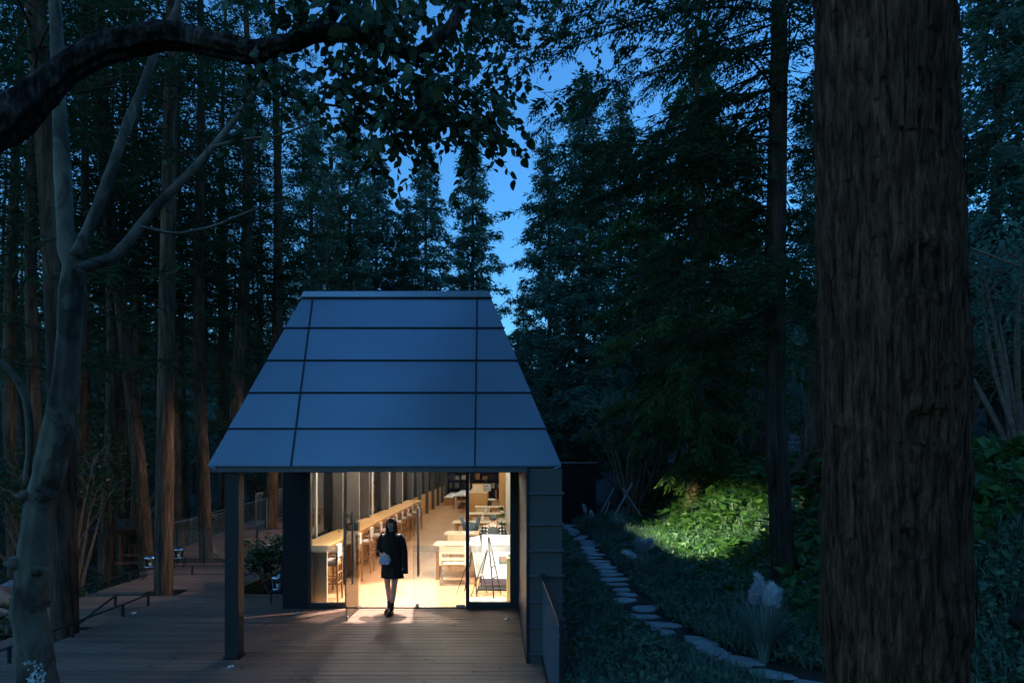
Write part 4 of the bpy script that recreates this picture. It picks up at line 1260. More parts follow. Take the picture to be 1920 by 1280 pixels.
# stakes holding the shrub
def stake(a, b, label, r=.045):
    a, b = Vector(a), Vector(b)
    t = MB(); trunk_tube(t, [(0, 0, 0), tuple((b - a) * .5), tuple(b - a)], [r, r * .95, r * .85], int(abs(a.x * 100)), 9, .08, .25)
    o = t.build('wooden_stake', M['stake'], None, True); o.location = a
    tag(o, label, 'stake', 'stakes propping the shrub')
def sg(px, py, Y): 
    p = at(px, py, Y); return p
stake(sg(1138, 992, 26.2), sg(1186, 905, 26.6), 'pale stake leaning right in front of the twiggy shrub')
stake(sg(1210, 980, 26.0), sg(1168, 915, 26.5), 'brown stake leaning left in front of the twiggy shrub')
stake(sg(1131, 976, 28.5), sg(1143, 940, 28.3), 'short dark stake at the left foot of the twiggy shrub', .035)
stake(sg(1126, 962, 29), sg(1152, 913, 29.2), 'blue-grey stake beside the black wing')
stake(sg(1196, 975, 27.5), sg(1212, 862, 27.6), 'tall pale stake standing steeply right of the twiggy shrub')
stake(sg(1234, 912, 28.0), sg(1212, 878, 27.7), 'short pale stake high right of the twiggy shrub')
stake(sg(1222, 930, 29.0), sg(1214, 880, 27.9), 'thin stake hidden behind the steep one', .03)
stake(sg(1345, 893, 24), sg(1395, 800, 24.5), 'reddish pole leaning on top of the bank', .05)
# pale slender trunks on the plateau
for px, Y, w, lab in ((1421, 25, 9, 'slim pale trunk on top of the bank left of the dark cedar'), (1431, 31, 6, 'thinner pale stem right behind the slim pale trunk'), (1507, 27, 10, 'slim dark trunk between the dark cedar and the great trunk'), (1489, 33, 8, 'thin grey stem right of the dark cedar')):
    x = (px - CX) / F * Y; z = gz(x, Y)
    t = empty('slim_tree', (x, Y, z), 0, lab, 'tree')
    k = MB(); trunk_tube(k, [(0, 0, -.2), (.03, 0, 1.5), (-.05, 0, 4), (.1, 0, 8)], np.array([1, .9, .75, .3]) * w * Y / F / 2, px, 10, .05, .3)
    k.build('trunk', M['bark_pale'], t, True)
    rng = np.random.default_rng(px); n = 500
    c = np.stack([rng.normal(0, .9, n), rng.normal(0, .9, n), rng.uniform(4, 8.6, n)], 1)
    q = MB(); leaf_quads(q, c, rng.normal(0, 1, (n, 3)), rng.normal(0, .5, (n, 3)) + [0, 0, 1], rng.uniform(.12, .22, n), rng.uniform(.04, .07, n)); q.build('crown', M['leaf_cover'], t)
# low stone walls far up the bank
def stone_wall(x0, y0, x1, y1, h, label, seed):
    rng = np.random.default_rng(seed)
    z0 = gz((x0 + x1) / 2, (y0 + y1) / 2) - .15
    t = empty('stone_wall', (x0, y0, z0), math.atan2(y1 - y0, x1 - x0), label, 'wall')
    L = math.hypot(x1 - x0, y1 - y0)
    z = 0
    while z < h:
        hh = rng.uniform(.16, .26); x = -rng.uniform(0, .2)
        while x < L:
            w = rng.uniform(.22, .55)
            e = rng.uniform(-.03, .03)
            k = MB(); j = lambda: rng.normal(0, .015)
            k.hexa([(x + .012 + j(), -.18 + e, z + .01), (x + w - .012 + j(), -.18 + e + j(), z + .01), (x + w - .012, .2, z + .01), (x + .012, .2, z + .01),
                    (x + .012 + j(), -.17 + e + j(), z + hh - .01 + j()), (x + w - .012 + j(), -.17 + e, z + hh - .01 + j()), (x + w - .012, .2, z + hh - .01), (x + .012, .2, z + hh - .01)])
            k.build('stone', M['rock'], t, bevel=.02)
            x += w
        z += hh
    MB().box(0, L, -.12, .15, 0, h - .1).build('wall_core', M['soil'], t)
stone_wall(11.5, 24.5, 17, 25.5, 1.1, 'rough dry stone wall far up behind the bank', 2)
stone_wall(12.6, 13.6, 18, 15.5, 1.1, 'rough stone wall at the right edge above the bank', 3)
# fallen log bottom right
k = MB(); trunk_tube(k, [(0, 0, 0), (.5, .15, .45), (1.1, .3, 1.05)], [.10, .10, .09], 8, 14, .08, .08)
o = k.build('leaning_log', M['bark_dark'], None, True); o.location = (5.35, 6.3, gz(5.35, 6.3) + .35)
tag(o, 'leaning log at the bottom right corner', 'log')

# floodlight under the right eave that lights the bank
def floodlight():
    p = Vector((.93, 16.6, 2.30))
    t = empty('wall_floodlight', p, 0, 'floodlight under the right eave that lights the bank', 'lamp')
    MB().box(-.09, -.02, -.09, .09, -.06, .08).build('housing', M['dark_metal'], t)
    MB().box(.30, .306, -.8, .8, -.60, -.165).build('shutter', M['dark_metal'], t)
    MB().box(.30, .306, -.8, .8, -.03, .25).build('shutter', M['dark_metal'], t)
    MB().box(-.05, .30, -.8, .8, .25, .256).build('hood', M['dark_metal'], t)
    MB().box(-.018, -.014, -.03, .03, -.02, .02).build('bulb', M['lamp_glow'], t)
    d = bpy.data.lights.new('spot', 'SPOT'); d.energy = 2700 * KL; d.spot_size = R(78); d.spot_blend = .3; d.shadow_soft_size = .02; d.color = (.88, 1.0, .55)
    l = bpy.data.objects.new('spot', d); COL.objects.link(l); l.parent = t; l.location = (.0, 0, .0)
    tgt = Vector((6.5, 18.4, .6))
    l.rotation_euler = (tgt - p).to_track_quat('-Z', 'Y').to_euler()
floodlight()

# ------------------------------------------------------------------ terrace furniture and left side
def low_rail(name, pts, h, label, posts, group=None):
    """flat bar rail on thin posts; pts at deck level"""
    b0 = Vector(pts[0])
    t = empty(name, b0, 0, label, 'railing', group)
    for a, b in zip(pts[:-1], pts[1:]):
        a, b = Vector(a) - b0, Vector(b) - b0
        MB().bar(a + Vector((0, 0, h)), b + Vector((0, 0, h)), .045, .016).build('rail', M['dark_metal'], t)
    for p in posts:
        p = Vector(p) - b0
        MB().box(p.x - .016, p.x + .016, p.y - .016, p.y + .016, p.z - .02, p.z + h - .008).build('baluster', M['dark_metal'], t)
low_rail('low_rail', [(-6.17, 5.6, 0), (-6.17, 10.83, 0), (-6.73, 10.83, 0), (-6.73, 9.6, -.32), (-6.73, 8.2, -.55)], .2, 'low black rail along the edge of the stair well', [(-6.17, y, 0) for y in (6.6, 7.75, 8.9, 10.1, 10.83)] + [(-6.73, 10.8, 0)], 'low rails')
low_rail('low_rail', [(-7.80, 10.75, 0), (-7.80, 13.6, 0)], .2, 'low black rail on the left edge of the upper deck', [(-7.80, y, 0) for y in (10.8, 11.9, 13.0)], 'low rails')
low_rail('low_rail', [(-7.7, 13.86, 0), (-5.24, 13.86, 0), (-5.24, 12.2, 0)], .2, 'low black rail around the far end of the deck', [(x, 13.86, 0) for x in (-6.9, -6.05, -5.24)] + [(-5.24, 12.25, 0)], 'low rails')
low_rail('low_rail', [(-5.0, 11.9, -.2), (-4.0, 13.6, .1)], .22, 'low handrail beside the rhododendron', [(-4.95, 11.98, -.3), (-4.3, 13.0, -.2)], 'low rails')
low_rail('low_rail', [(-9.2, 9.3, -.35), (-8.2, 9.9, -.35)], .45, 'low handrail at the left edge behind the pale trunk', [(-8.9, 9.5, -.5), (-8.3, 9.85, -.5)], 'low rails')
# near railing on the right edge of the deck, with net infill
def net_panel(mb, a, b, z0, z1, step, r):
    """diagonal net between two points, from z0 to z1"""
    a, b = Vector(a), Vector(b); L = (b - a).length; u = (b - a) / L; Hh = z1 - z0
    for sgn in (1, -1):
        s = -Hh
        while s < L:
            x0, x1 = s, s + Hh
            t0, t1 = max(0, (0 - x0) / Hh), min(1, (L - x0) / Hh)
            if t1 > t0 + .02:
                q0, q1 = x0 + t0 * Hh, x0 + t1 * Hh
                za, zb = (z0 + t0 * Hh, z0 + t1 * Hh) if sgn > 0 else (z1 - t0 * Hh, z1 - t1 * Hh)
                mb.bar(a + u * q0 + Vector((0, 0, za)), a + u * q1 + Vector((0, 0, zb)), r)
            s += step
def railing(name, a, b, h, n, label, thick=.05, step=.09, frame='dark_metal', group=None, netm='net', z_off=0.05):
    a, b = Vector(a), Vector(b)
    t = empty(name, a, 0, label, 'railing', group)
    d = b - a
    MB().bar((0, 0, h), d + Vector((0, 0, h)), thick * 1.2, .02).build('top_rail', M[frame], t)
    MB().bar((0, 0, z_off), d + Vector((0, 0, z_off)), thick * .7, .03).build('bottom_rail', M[frame], t)
    for i in range(n + 1):
        p = d * i / n
        MB().bar(p, p + Vector((0, 0, h - .011)), thick, thick * .5, (0, 1, 0)).build('post', M[frame], t)
    sl = d.z / max(.01, math.hypot(d.x, d.y))
    for i in range(n):
        k = MB()
        p, q = d * i / n, d * (i + 1) / n
        net_panel(k, (p.x, p.y, 0), (q.x, q.y, 0), z_off + .02, h - .03, step, .005)
        o = k.build('net', M[netm], t)
        V = o.data.vertices
        L2 = max(1e-6, (d.x ** 2 + d.y ** 2))
        for v in V: v.co.z += d.z * (v.co.x * d.x + v.co.y * d.y) / L2
    return t
railing('net_railing', (.576, 8.24, .0), (.576, 5.5, 0), 1.1, 1, 'black railing with net infill on the near right edge of the deck', .05, .11)
rl = empty('dummy')
bpy.data.objects.remove(rl)
railing('mesh_railing', (-8.1, 15.5, -.02), (-5.4, 15.5, -.02), .88, 4, 'black mesh railing behind the far end of the deck', .045, .09, group='mesh railings')
railing('mesh_railing', (-9.4, 17.2, -.2), (-8.05, 18.5, .05), 1.0, 1, 'grey mesh railing running back left of the ramp', .04, .09, 'net', 'mesh railings')
railing('mesh_railing', (-9.0, 18.0, -.1), (-7.0, 18.6, .45), 1.0, 2, 'pale mesh railing climbing beside the ramp', .04, .10, 'steel', 'mesh railings', 'steel')
railing('mesh_railing', (-7.6, 19.3, .55), (-6.7, 20.3, .75), 1.0, 1, 'pale mesh railing at the top of the ramp behind the post', .04, .10, 'steel', 'mesh railings', 'steel')
# lower walkway and ramp boards
def platform(name, pts, z, label, n):
    a, b, c, d = [Vector(p) for p in pts]
    t = tag(empty(name, a), label, kind='structure')
    for i in range(n):
        u0, u1 = i / n, (i + 1) / n - .006
        q = [a.lerp(d, u0), b.lerp(c, u0), b.lerp(c, u1), a.lerp(d, u1)]
        MB().hexa([tuple(p - a + Vector((0, 0, -.03))) for p in q] + [tuple(p - a) for p in q]).build('plank', M['deck_wood'], t)
platform('walkway', [(-8.4, 14.4, -.06), (-5.0, 14.4, -.06), (-5.0, 16.3, -.06), (-8.4, 16.3, -.06)], 0, 'lower boardwalk behind the mesh railing', 13)
platform('ramp', [(-9.2, 16.6, -.05), (-6.0, 16.6, -.05), (-5.0, 20.5, .62), (-8.2, 20.5, .62)], 0, 'boarded ramp climbing back into the wood', 26)
# lanterns on small stands
def lantern(x, y, z, label, s=1.0):
    t = empty('lantern', (x, y, z + .24), .3, label, 'lantern', 'metal lanterns on black stands')
    st = empty('lantern_stand', (x, y, z), .3, 'small black stand carrying the ' + label, 'stand', 'lantern stands')
    for sx in (-1, 1):
        for sy in (-1, 1):
            MB().box(sx * .12 - .009, sx * .12 + .009, sy * .12 - .009, sy * .12 + .009, 0, .225).build('leg', M['dark_metal'], st)
    MB().box(-.14, .14, -.14, .14, .225, .238).build('tray', M['dark_metal'], st)
    k = MB(); k.rings([(0, 0, .0, .10, .10), (0, 0, .02, .115, .115), (0, 0, .03, .10, .10)], 20); k.build('foot', M['chrome'], t, True)
    k = MB(); k.rings([(0, 0, .03, .092, .092), (0, 0, .19, .092, .092)], 20, cap=False); k.build('chimney_glass', M['glass'], t, True)
    k = MB(); k.rings([(0, 0, .19, .10, .10), (0, 0, .205, .13, .13), (0, 0, .235, .115, .115), (0, 0, .26, .05, .05), (0, 0, .275, .035, .035)], 20); k.build('hood', M['chrome'], t, True)
    for a in range(4):
        an = a * math.pi / 2 + .4
        MB().tube([(.098 * math.cos(an), .098 * math.sin(an), .03), (.098 * math.cos(an), .098 * math.sin(an), .19)], .006, 6).build('cage_bar', M['chrome'], t)
    MB().rings([(0, 0, .032, .03, .03), (0, 0, .10, .03, .03)], 12).build('candle', M['cream'], t, True)
lantern(-7.6, 13.42, 0, 'silver lantern at the far left corner of the deck')
lantern(-7.85, 15.1, -.06, 'silver lantern behind the mesh railing')
lantern(-3.97, 11.1, 0, 'silver lantern beside the black wall')
# small domed deck lights (unlit)
def deck_light(x, y, z, label):
    t = empty('deck_light', (x, y, z), 0, label, 'deck light', 'small domed deck lights')
    MB().rings([(0, 0, .0005, .045, .045), (0, 0, .008, .045, .045), (0, 0, .010, .032, .032)], 16).build('collar', M['chrome'], t, True)
    MB().rings([(0, 0, .010, .03, .03), (0, 0, .022, .022, .022), (0, 0, .028, .001, .001)], 16).build('dome', M['chrome'], t, True)
deck_light(-3.31, 7.6, .001, 'small silver deck light in front of the porch post')
deck_light(-3.36, 10.32, .001, 'small silver deck light in front of the black wall')
deck_light(-6.10, 10.3, .001, 'small silver deck light beside the stair well rail')
deck_light(-6.55, 10.1, -.269, 'small silver deck light down on the stair landing')
deck_light(-5.3, 13.6, .001, 'small silver deck light at the far end of the deck')
deck_light(.15, 9.9, .001, 'small silver deck light at the foot of the right wall')
# red timber frame in the wood
def red_frame():
    x, y = -11.0, 17.0; z = gz(x, y)
    t = empty('timber_shelter', (x, y, z), .15, 'low red timber shelter with dark roof between the left cedars', 'shelter')
    for px in (0, 1.7):
        for py in (0, 1.2):
            MB().box(px - .05, px + .05, py - .05, py + .05, -.2, 1.35).build('post', M['red_wood'], t)
    MB().bar((-.1, 0, 1.3), (1.8, 0, 1.3), .08).build('beam', M['red_wood'], t)
    MB().bar((0, 0, .45), (1.7, 0, .45), .06).build('rail', M['red_wood'], t)
    MB().bar((0, 1.2, .5), (1.7, 1.2, .5), .06).build('rail', M['red_wood'], t)
    MB().hexa([(-.3, -.3, 1.36), (2.0, -.3, 1.36), (2.0, 1.5, 1.50), (-.3, 1.5, 1.50), (-.3, -.3, 1.42), (2.0, -.3, 1.42), (2.0, 1.5, 1.56), (-.3, 1.5, 1.56)]).build('roof', M['bark_dark'], t)
red_frame()
# boulders at the left
def boulder(x, y, z, r, seed, label):
    rng = np.random.default_rng(seed)
    n, m = 16, 9
    V = []
    ph = rng.uniform(0, 6.28, 6)
    for i in range(m):
        th = math.pi * i / (m - 1)
        for j in range(n):
            a = 2 * math.pi * j / n
            rr = 1 + .16 * math.sin(2 * a + ph[0] + th) + .12 * math.sin(3 * a + ph[1] - 2 * th) + .10 * math.sin(4 * th + ph[2] + a) + rng.normal(0, .02)
            V.append((r[0] * rr * math.sin(th) * math.cos(a), r[1] * rr * math.sin(th) * math.sin(a), r[2] * rr * math.cos(th)))
    Q = [(i * n + j, (i + 1) * n + j, (i + 1) * n + (j + 1) % n, i * n + (j + 1) % n) for i in range(m - 1) for j in range(n)]
    o = MB().add(V, Q).build('boulder', M['rock'], None, True); o.location = (x, y, z)
    tag(o, label, 'rock', 'rocks at the left edge')
boulder(-10.6, 13.0, -.35, (.45, .4, .28), 1, 'upper rounded rock at the left edge beyond the stair well')
boulder(-9.7, 11.6, -.55, (.42, .36, .24), 2, 'middle rock at the left edge beyond the stair well')
boulder(-8.8, 9.9, -.32, (.38, .3, .07), 3, 'flat pale rock slab at the left edge')
boulder(-10.2, 12.2, -.62, (.5, .4, .25), 4, 'low dark rock between the others at the left edge')
boulder(-11.2, 14.5, -.6, (.6, .5, .35), 5, 'rock half hidden behind the pale trunk')
# white-flowered sprig in front of the pale trunk
def sprig():
    rng = np.random.default_rng(3)
    c = gr(62, 1300, .0); c = at(66, 1330, 5.9)
    t = empty('white_flower_plant', (c.x, c.y, c.z - .2), 0, 'plant with small white flowers at the foot of the pale tree', 'flower')
    st, fl = MB(), MB()
    for _ in range(9):
        e = np.array([rng.normal(0, .09), rng.normal(0, .06), rng.uniform(.35, .66)])
        st.tube([(0, 0, 0), e * .5 + [0, 0, .06], e], [.004, .003, .0015], 5, cap=False)
        n = 26
        u = rng.uniform(.55, 1.05, n)[:, None]
        c0 = e * u + rng.normal(0, .022, (n, 3))
        for q in range(3):
            leaf_quads(fl, c0, rng.normal(0, 1, (n, 3)), rng.normal(0, 1, (n, 3)), np.full(n, .022), np.full(n, .007))
    st.build('stem', M['leaf_shrub'], t); tag(fl.build('flowers', M['white_flower'], t), kind='stuff')
sprig()

# needles and dead leaves lying on the deck
def litter():
    rng = np.random.default_rng(31)
    mb = MB(); n = 900
    x = rng.uniform(-7.7, .5, n); y = rng.uniform(5.6, 13.8, n)
    ok = ((x > -6.1) & (y < 10.5)) | ((y > 10.8) & (y < 11.6) & (x < -3.9)) | ((y > 11.6) & (x < -5.4) & ~((abs(x + 6.5) < .5) & (abs(y - 12) < .5)))
    ok &= ~((x > -3.0) & (y > 8.6) & (rng.random(n) < .8))
    x, y = x[ok], y[ok]; n = len(x)
    a = rng.uniform(0, 6.28, n)
    L = np.where(rng.random(n) < .3, rng.uniform(.04, .08, n), rng.uniform(.03, .07, n)); W = np.where(rng.random(n) < .3, L * .28, .004)
    leaf_quads(mb, np.stack([x, y, np.full(n, .006)], 1), np.stack([np.cos(a), np.sin(a), rng.uniform(0, .06, n)], 1), np.tile([0, 0, 1.0], (n, 1)), L, W)
    tag(mb.build('leaf_litter', M['litter']), 'scattered needles and dead leaves on the deck boards', 'litter', kind='stuff')
leafmat('litter', (.10, .055, .025), (.26, .16, .07), .2)
litter()
# small spotlights under the left eave that catch the cedar trunks
def eave_spot(y, ty, power, label):
    p = Vector((-3.86, y, 2.50)); tg = Vector((-9.5, ty, 1.3))
    t = empty('eave_spotlight', p, 0, label, 'lamp', 'spotlights under the left eave')
    MB().box(-.02, .08, -.05, .05, -.05, .05).build('housing', M['dark_metal'], t)
    MB().box(-.024, -.021, -.03, .03, -.03, .03).build('bulb', M['lamp_glow'], t)
    d = bpy.data.lights.new('spot', 'SPOT'); d.energy = power * KL; d.spot_size = R(95); d.spot_blend = .8; d.shadow_soft_size = .05; d.color = (1.0, .86, .66)
    l = bpy.data.objects.new('spot', d); COL.objects.link(l); l.parent = t; l.location = (-.05, 0, 0); l.rotation_euler = (tg - p).to_track_quat('-Z', 'Y').to_euler()
eave_spot(12.4, 12.6, 60, 'spotlight under the left eave nearest the porch')
eave_spot(17.0, 18.5, 95, 'spotlight under the left eave further back')

# wooded hillside far behind: reads as one dark mass
def far_wood():
    rng = np.random.default_rng(77)
    mb = MB()
    n = 26000
    x = rng.uniform(-95, 95, n); y = rng.uniform(64, 118, n)
    m = 9000
    xl = rng.uniform(-70, -26, m); yl = rng.uniform(14, 66, m)
    xr = rng.uniform(24, 60, 5000); yr = rng.uniform(12, 66, 5000)
    x = np.concatenate([x, xl, xr]); y = np.concatenate([y, yl, yr]); n = len(x)
    z = g(x, y) + 7 * rng.random(n) ** 1.4
    L = rng.uniform(.6, 1.6, n)
    leaf_quads(mb, np.stack([x, y, z], 1), rng.normal(0, 1, (n, 3)) + [0, 0, -.4], rng.normal(0, 1, (n, 3)), L, L * .22)
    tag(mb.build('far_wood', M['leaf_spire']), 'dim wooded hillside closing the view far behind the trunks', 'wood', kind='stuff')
far_wood()
# ------------------------------------------------------------------ inside the pavilion
def counter():
    t = empty('bar_counter', (-3.22, 10.95, 0), 0, 'long oak bar counter along the window wall with stools', 'counter')
    L = 13.4
    MB().box(-.34, .20, 0, L, 1.0, 1.05).build('top', M['oak'], t, bevel=.006)
    MB().box(-.34, .17, .01, .06, 0, 1.0).build('end_panel', M['oak_light'], t, bevel=.004)
    MB().box(-.34, .17, L - .06, L - .01, 0, 1.0).build('end_panel', M['oak_light'], t)
    MB().box(-.30, -.26, .06, L - .06, .0, 1.0).build('back_panel', M['oak'], t)
    MB().box(.12, .165, .06, L - .06, .92, 1.0).build('apron', M['oak'], t)
counter()
def stool_proto():
    t = empty('bar_stool', (0, 0, 0))
    for sx in (-1, 1):
        for sy in (-1, 1):
            top = 1.03 if sx > 0 else .70
            MB().hexa([(sx * .20 - .014, sy * .19 - .014, 0), (sx * .20 + .014, sy * .19 - .014, 0), (sx * .20 + .014, sy * .19 + .014, 0), (sx * .20 - .014, sy * .19 + .014, 0),
                       (sx * .18 - .015, sy * .175 - .015, top), (sx * .18 + .015, sy * .175 - .015, top), (sx * .18 + .015, sy * .175 + .015, top), (sx * .18 - .015, sy * .175 + .015, top)]).build('leg', M['oak_dark'], t)
    for sy in (-1, 1):
        MB().bar((-.195, sy * .185, .34), (.195, sy * .185, .34), .018).build('footrest', M['oak_dark'], t)
    for sx, z in ((-1, .26), (1, .34), (1, .52)):
        MB().bar((sx * .193, -.18, z), (sx * .193, .18, z), .018).build('footrest', M['oak_dark'], t)
    MB().box(-.20, .19, -.20, .20, .66, .70).build('seat_frame', M['oak_dark'], t)
    MB().box(-.195, .17, -.19, .19, .70, .76).build('seat', M['upholstery'], t, bevel=.02)
    MB().box(.155, .20, -.16, .16, .80, 1.04).build('backrest', M['upholstery'], t, bevel=.015)
    return t
mat('oak_dark', (.20, .10, .045), (.30, .16, .075), 5, stretch=(6, 6, .6), rough=.5)
sp_ = stool_proto()
stool_y = [11.28, 12.05, 12.95, 14.2, 15.33, 16.5, 17.65, 18.8, 19.95, 21.1, 22.25, 23.4]
words = ['nearest', 'second', 'third', 'fourth', 'fifth', 'sixth', 'seventh', 'eighth', 'ninth', 'tenth', 'eleventh', 'farthest']
for i, y in enumerate(stool_y):
    o = sp_ if i == 0 else copy_tree(sp_)
    o.location = (-3.10, y, 0); o.rotation_euler = (0, 0, [.03, -.05, .02, 0, .06, -.03, .02, 0, -.04, .03, 0, .02][i])
    tag(o, words[i] + ' wooden bar stool from the door along the counter', 'stool', 'bar stools at the counter')
def table(x0, x1, y0, y1, label, legm='oak'):
    t = empty('work_table', ((x0 + x1) / 2, (y0 + y1) / 2, 0), 0, label, 'table', 'oak tables in the pavilion')
    w, d = (x1 - x0) / 2, (y1 - y0) / 2
    MB().box(-w, w, -d, d, .715, .75).build('top', M['oak_light'], t, bevel=.004)
    for sx in (-1, 1):
        for sy in (-1, 1):
            MB().box(sx * (w - .10) - .035, sx * (w - .10) + .035, sy * (d - .07) - .035, sy * (d - .07) + .035, 0, .715).build('leg', M[legm], t)
        MB().box(sx * (w - .10) - .04, sx * (w - .10) + .04, -d + .02, d - .02, .0, .04).build('foot_bar', M[legm], t)
    MB().box(-w + .14, w - .14, -.03, .03, .62, .70).build('apron', M['oak'], t)
table(-1.40, .26, 13.25, 13.95, 'oak table nearest the door, behind the armchair', 'oak_dark')
table(-1.34, .26, 15.3, 16.05, 'oak table where the person with the rucksack sits')
table(-1.35, .26, 18.2, 18.95, 'oak table in front of the draped jacket')
table(-1.05, .26, 21.3, 22.0, 'oak table furthest back, before the cabinet')
table(-.9, .26, 24.6, 25.3, 'oak table deep inside next to the right wall')
def chair(x, y, rz, label, seat='oak_light', w=.24):
    t = empty('armchair', (x, y, 0), rz, label, 'chair', 'oak chairs in the pavilion')
    for sx in (-1, 1):
        for sy in (-1, 1):
            MB().box(sx * w - .018, sx * w + .018, sy * .22 - .018, sy * .22 + .018, 0, .62 if sy > 0 else .80).build('leg', M['oak_light'], t)
        MB().box(sx * w - .025, sx * w + .025, -.20, .24, .62, .645).build('armrest', M['oak_light'], t)
    MB().box(-w, w, -.2, .22, .40, .45).build('seat', M[seat], t, bevel=.01)
    MB().box(-w + .02, w - .02, -.235, -.205, .54, .80).build('backrest', M[seat], t, bevel=.008)
    return t
def sled_chair(x, y, rz, label):
    t = empty('sled_chair', (x, y, 0), rz, label, 'chair', 'oak chairs in the pavilion')
    w = .26
    for sx in (-1, 1):
        MB().tube([(sx * w, -.26, .014), (sx * w, .26, .014)], .010, 8).build('runner', M['steel'], t)
        MB().tube([(sx * w, -.24, .014), (sx * w, .10, .62)], .010, 8).build('leg', M['steel'], t)
        MB().tube([(sx * w, .24, .014), (sx * w, -.14, .62)], .010, 8).build('leg', M['steel'], t)
        MB().box(sx * w - .025, sx * w + .025, -.24, .24, .62, .645).build('armrest', M['oak_light'], t)
        MB().box(sx * w - .018, sx * w + .018, -.25, -.22, .42, .82).build('back_post', M['oak_light'], t)
    for y0 in (-.26, .26):
        MB().tube([(-w, y0, .014), (w, y0, .014)], .010, 8).build('crossbar', M['steel'], t)
    MB().box(-w + .02, w - .02, -.2, .2, .40, .425).build('seat', M['upholstery_tan'], t)
    MB().box(-w + .01, w - .01, -.25, -.235, .66, .80).build('backrest', M['oak_light'], t)
    MB().box(-w + .01, w - .01, -.25, -.235, .52, .58).build('back_slat', M['oak_light'], t)
mat('upholstery_tan', (.50, .34, .20), None, rough=.8)
sled_chair(-.92, 12.85, 0, 'armchair on steel sled legs in front of the nearest table')
chair(-.95, 15.05, 0, 'oak chair with low back at the left of the second table')
chair(-.11, 14.82, 0, 'oak chair the person with the rucksack sits on')
chair(-.75, 17.2, 0, 'oak chair under the draped jacket')
chair(.0, 20.0, 0, 'oak chair by the third table near the right wall')
chair(-.55, 23.5, 0, 'oak chair deep inside before the cabinet')
# jacket hanging over a chair
def jacket():
    t = empty('denim_jacket', (-.75, 16.98, .30), 0, 'blue denim jacket draped over a chair, two points standing up', 'jacket')
    k = MB()
    k.rings([(0, 0, .10, .24, .07), (0, 0, .3, .27, .10), (0, 0, .55, .26, .10), (0, 0, .68, .20, .08), (0, 0, .72, .05, .03)], 22)
    for s in (-1, 1):
        k.tube([(s * .18, 0, .45), (s * .27, 0, .68), (s * .33, 0, .84), (s * .36, 0, .97)], [.10, .085, .06, .012], 12)
    t.scale = (.72, .8, .82)
    k.build('cloth', M['denim'], t, True)
    k = MB(); k.rings([(.34, .0, .12, .10, .08), (.38, 0, .25, .17, .10), (.42, 0, .38, .15, .09), (.44, 0, .45, .05, .04)], 16); k.build('sleeve', M['grey_cloth'], t, True)
jacket()
# cabinet block with box, island and furniture further inside
t = empty('service_cabinet', (-1.02, 31.2, 0), 0, 'orange oak service cabinet in the middle of the pavilion', 'cabinet')
MB().box(-.48, .48, 0, 6.5, 0, .97).build('body', M['oak'], t)
MB().box(-.5, .5, -.02, 6.55, .97, 1.0).build('worktop', M['oak_light'], t)
MB().box(-.22, -.215, -.012, -.002, .05, .93).build('door_gap', M['oak_dark'], t)
t = empty('wooden_crate', (-1.0, 31.3, 1.0), 0, 'pale wooden box standing on the service cabinet', 'box')
MB().box(-.28, .28, 0, .4, 0, .42).build('body', M['oak_light'], t, bevel=.006); MB().box(-.30, .30, -.02, .42, .42, .45).build('lid', M['oak'], t)
t = empty('coffee_machine', (-.55, 33, 1.0), 0, 'small steel coffee machine on the service cabinet', 'coffee machine')
MB().box(-.2, .2, -.2, .2, 0, .4).build('body', M['steel'], t, bevel=.02); MB().tube([(0, -.22, .3), (0, -.32, .28)], .03, 10).build('spout', M['dark_metal'], t); MB().rings([(-.1, 0, .4, .06, .06), (-.1, 0, .52, .07, .07)], 12).build('hopper', M['dark_metal'], t, True)
t = empty('display_bench', (-2.95, 36.5, 0), 0, 'long low bench with white top along the left wall', 'bench')
MB().box(-.25, .25, 0, 6.4, 0, .42).build('body', M['oak'], t); MB().box(-.27, .27, -.02, 6.4, .42, .48).build('top', M['cream'], t, bevel=.01)
t = empty('display_table', (-2.0, 33.5, 0), 0, 'white display table beside the service cabinet', 'table')
MB().box(-.35, .35, 0, 6, .70, .76).build('top', M['cream'], t)
for sx in (-1, 1):
    for yy in (.1, 5.9): MB().box(sx * .3 - .03, sx * .3 + .03, yy - .03, yy + .03, 0, .70).build('leg', M['oak_light'], t)
t = empty('high_chair', (-.28, 30.6, 0), 0, 'dark chair with tall wooden back beside the service cabinet', 'chair')
for sx in (-1, 1):
    for sy in (-1, 1): MB().box(sx * .2 - .02, sx * .2 + .02, sy * .2 - .02, sy * .2 + .02, 0, 1.15 if sx > 0 else .68).build('leg', M['oak'], t)
MB().box(-.22, .22, -.22, .22, .66, .72).build('seat', M['cream'], t, bevel=.01); MB().box(.19, .22, -.18, .18, .85, 1.15).build('backrest', M['oak'], t); MB().box(-.22, -.02, -.225, -.20, 0, .64).build('footboard', M['dark_metal'], t)
for i, (y, z0, lab) in enumerate([(24.5, .35, 'white notice panel low on the right inner wall'), (26.5, 1.25, 'white notice panel higher on the right inner wall')]):
    o = MB().box(-.014, 0, -.35, .35, 0, .7).build('notice_panel', M['white_board']); o.location = (.370, y, z0); tag(o, lab, 'panel', 'notice panels on the inner wall')
t = empty('wall_shelf', (.37, 29, 0), 0, 'tall oak wall shelf at the back right', 'shelf')
for z in (.3, .8, 1.3, 1.8, 2.3): MB().box(-.3, 0, -.6, .6, z, z + .03).build('board', M['oak'], t)
for y in (-.6, .6): MB().box(-.3, 0, y - .015, y + .015, 0, 2.4).build('side_panel', M['oak'], t)
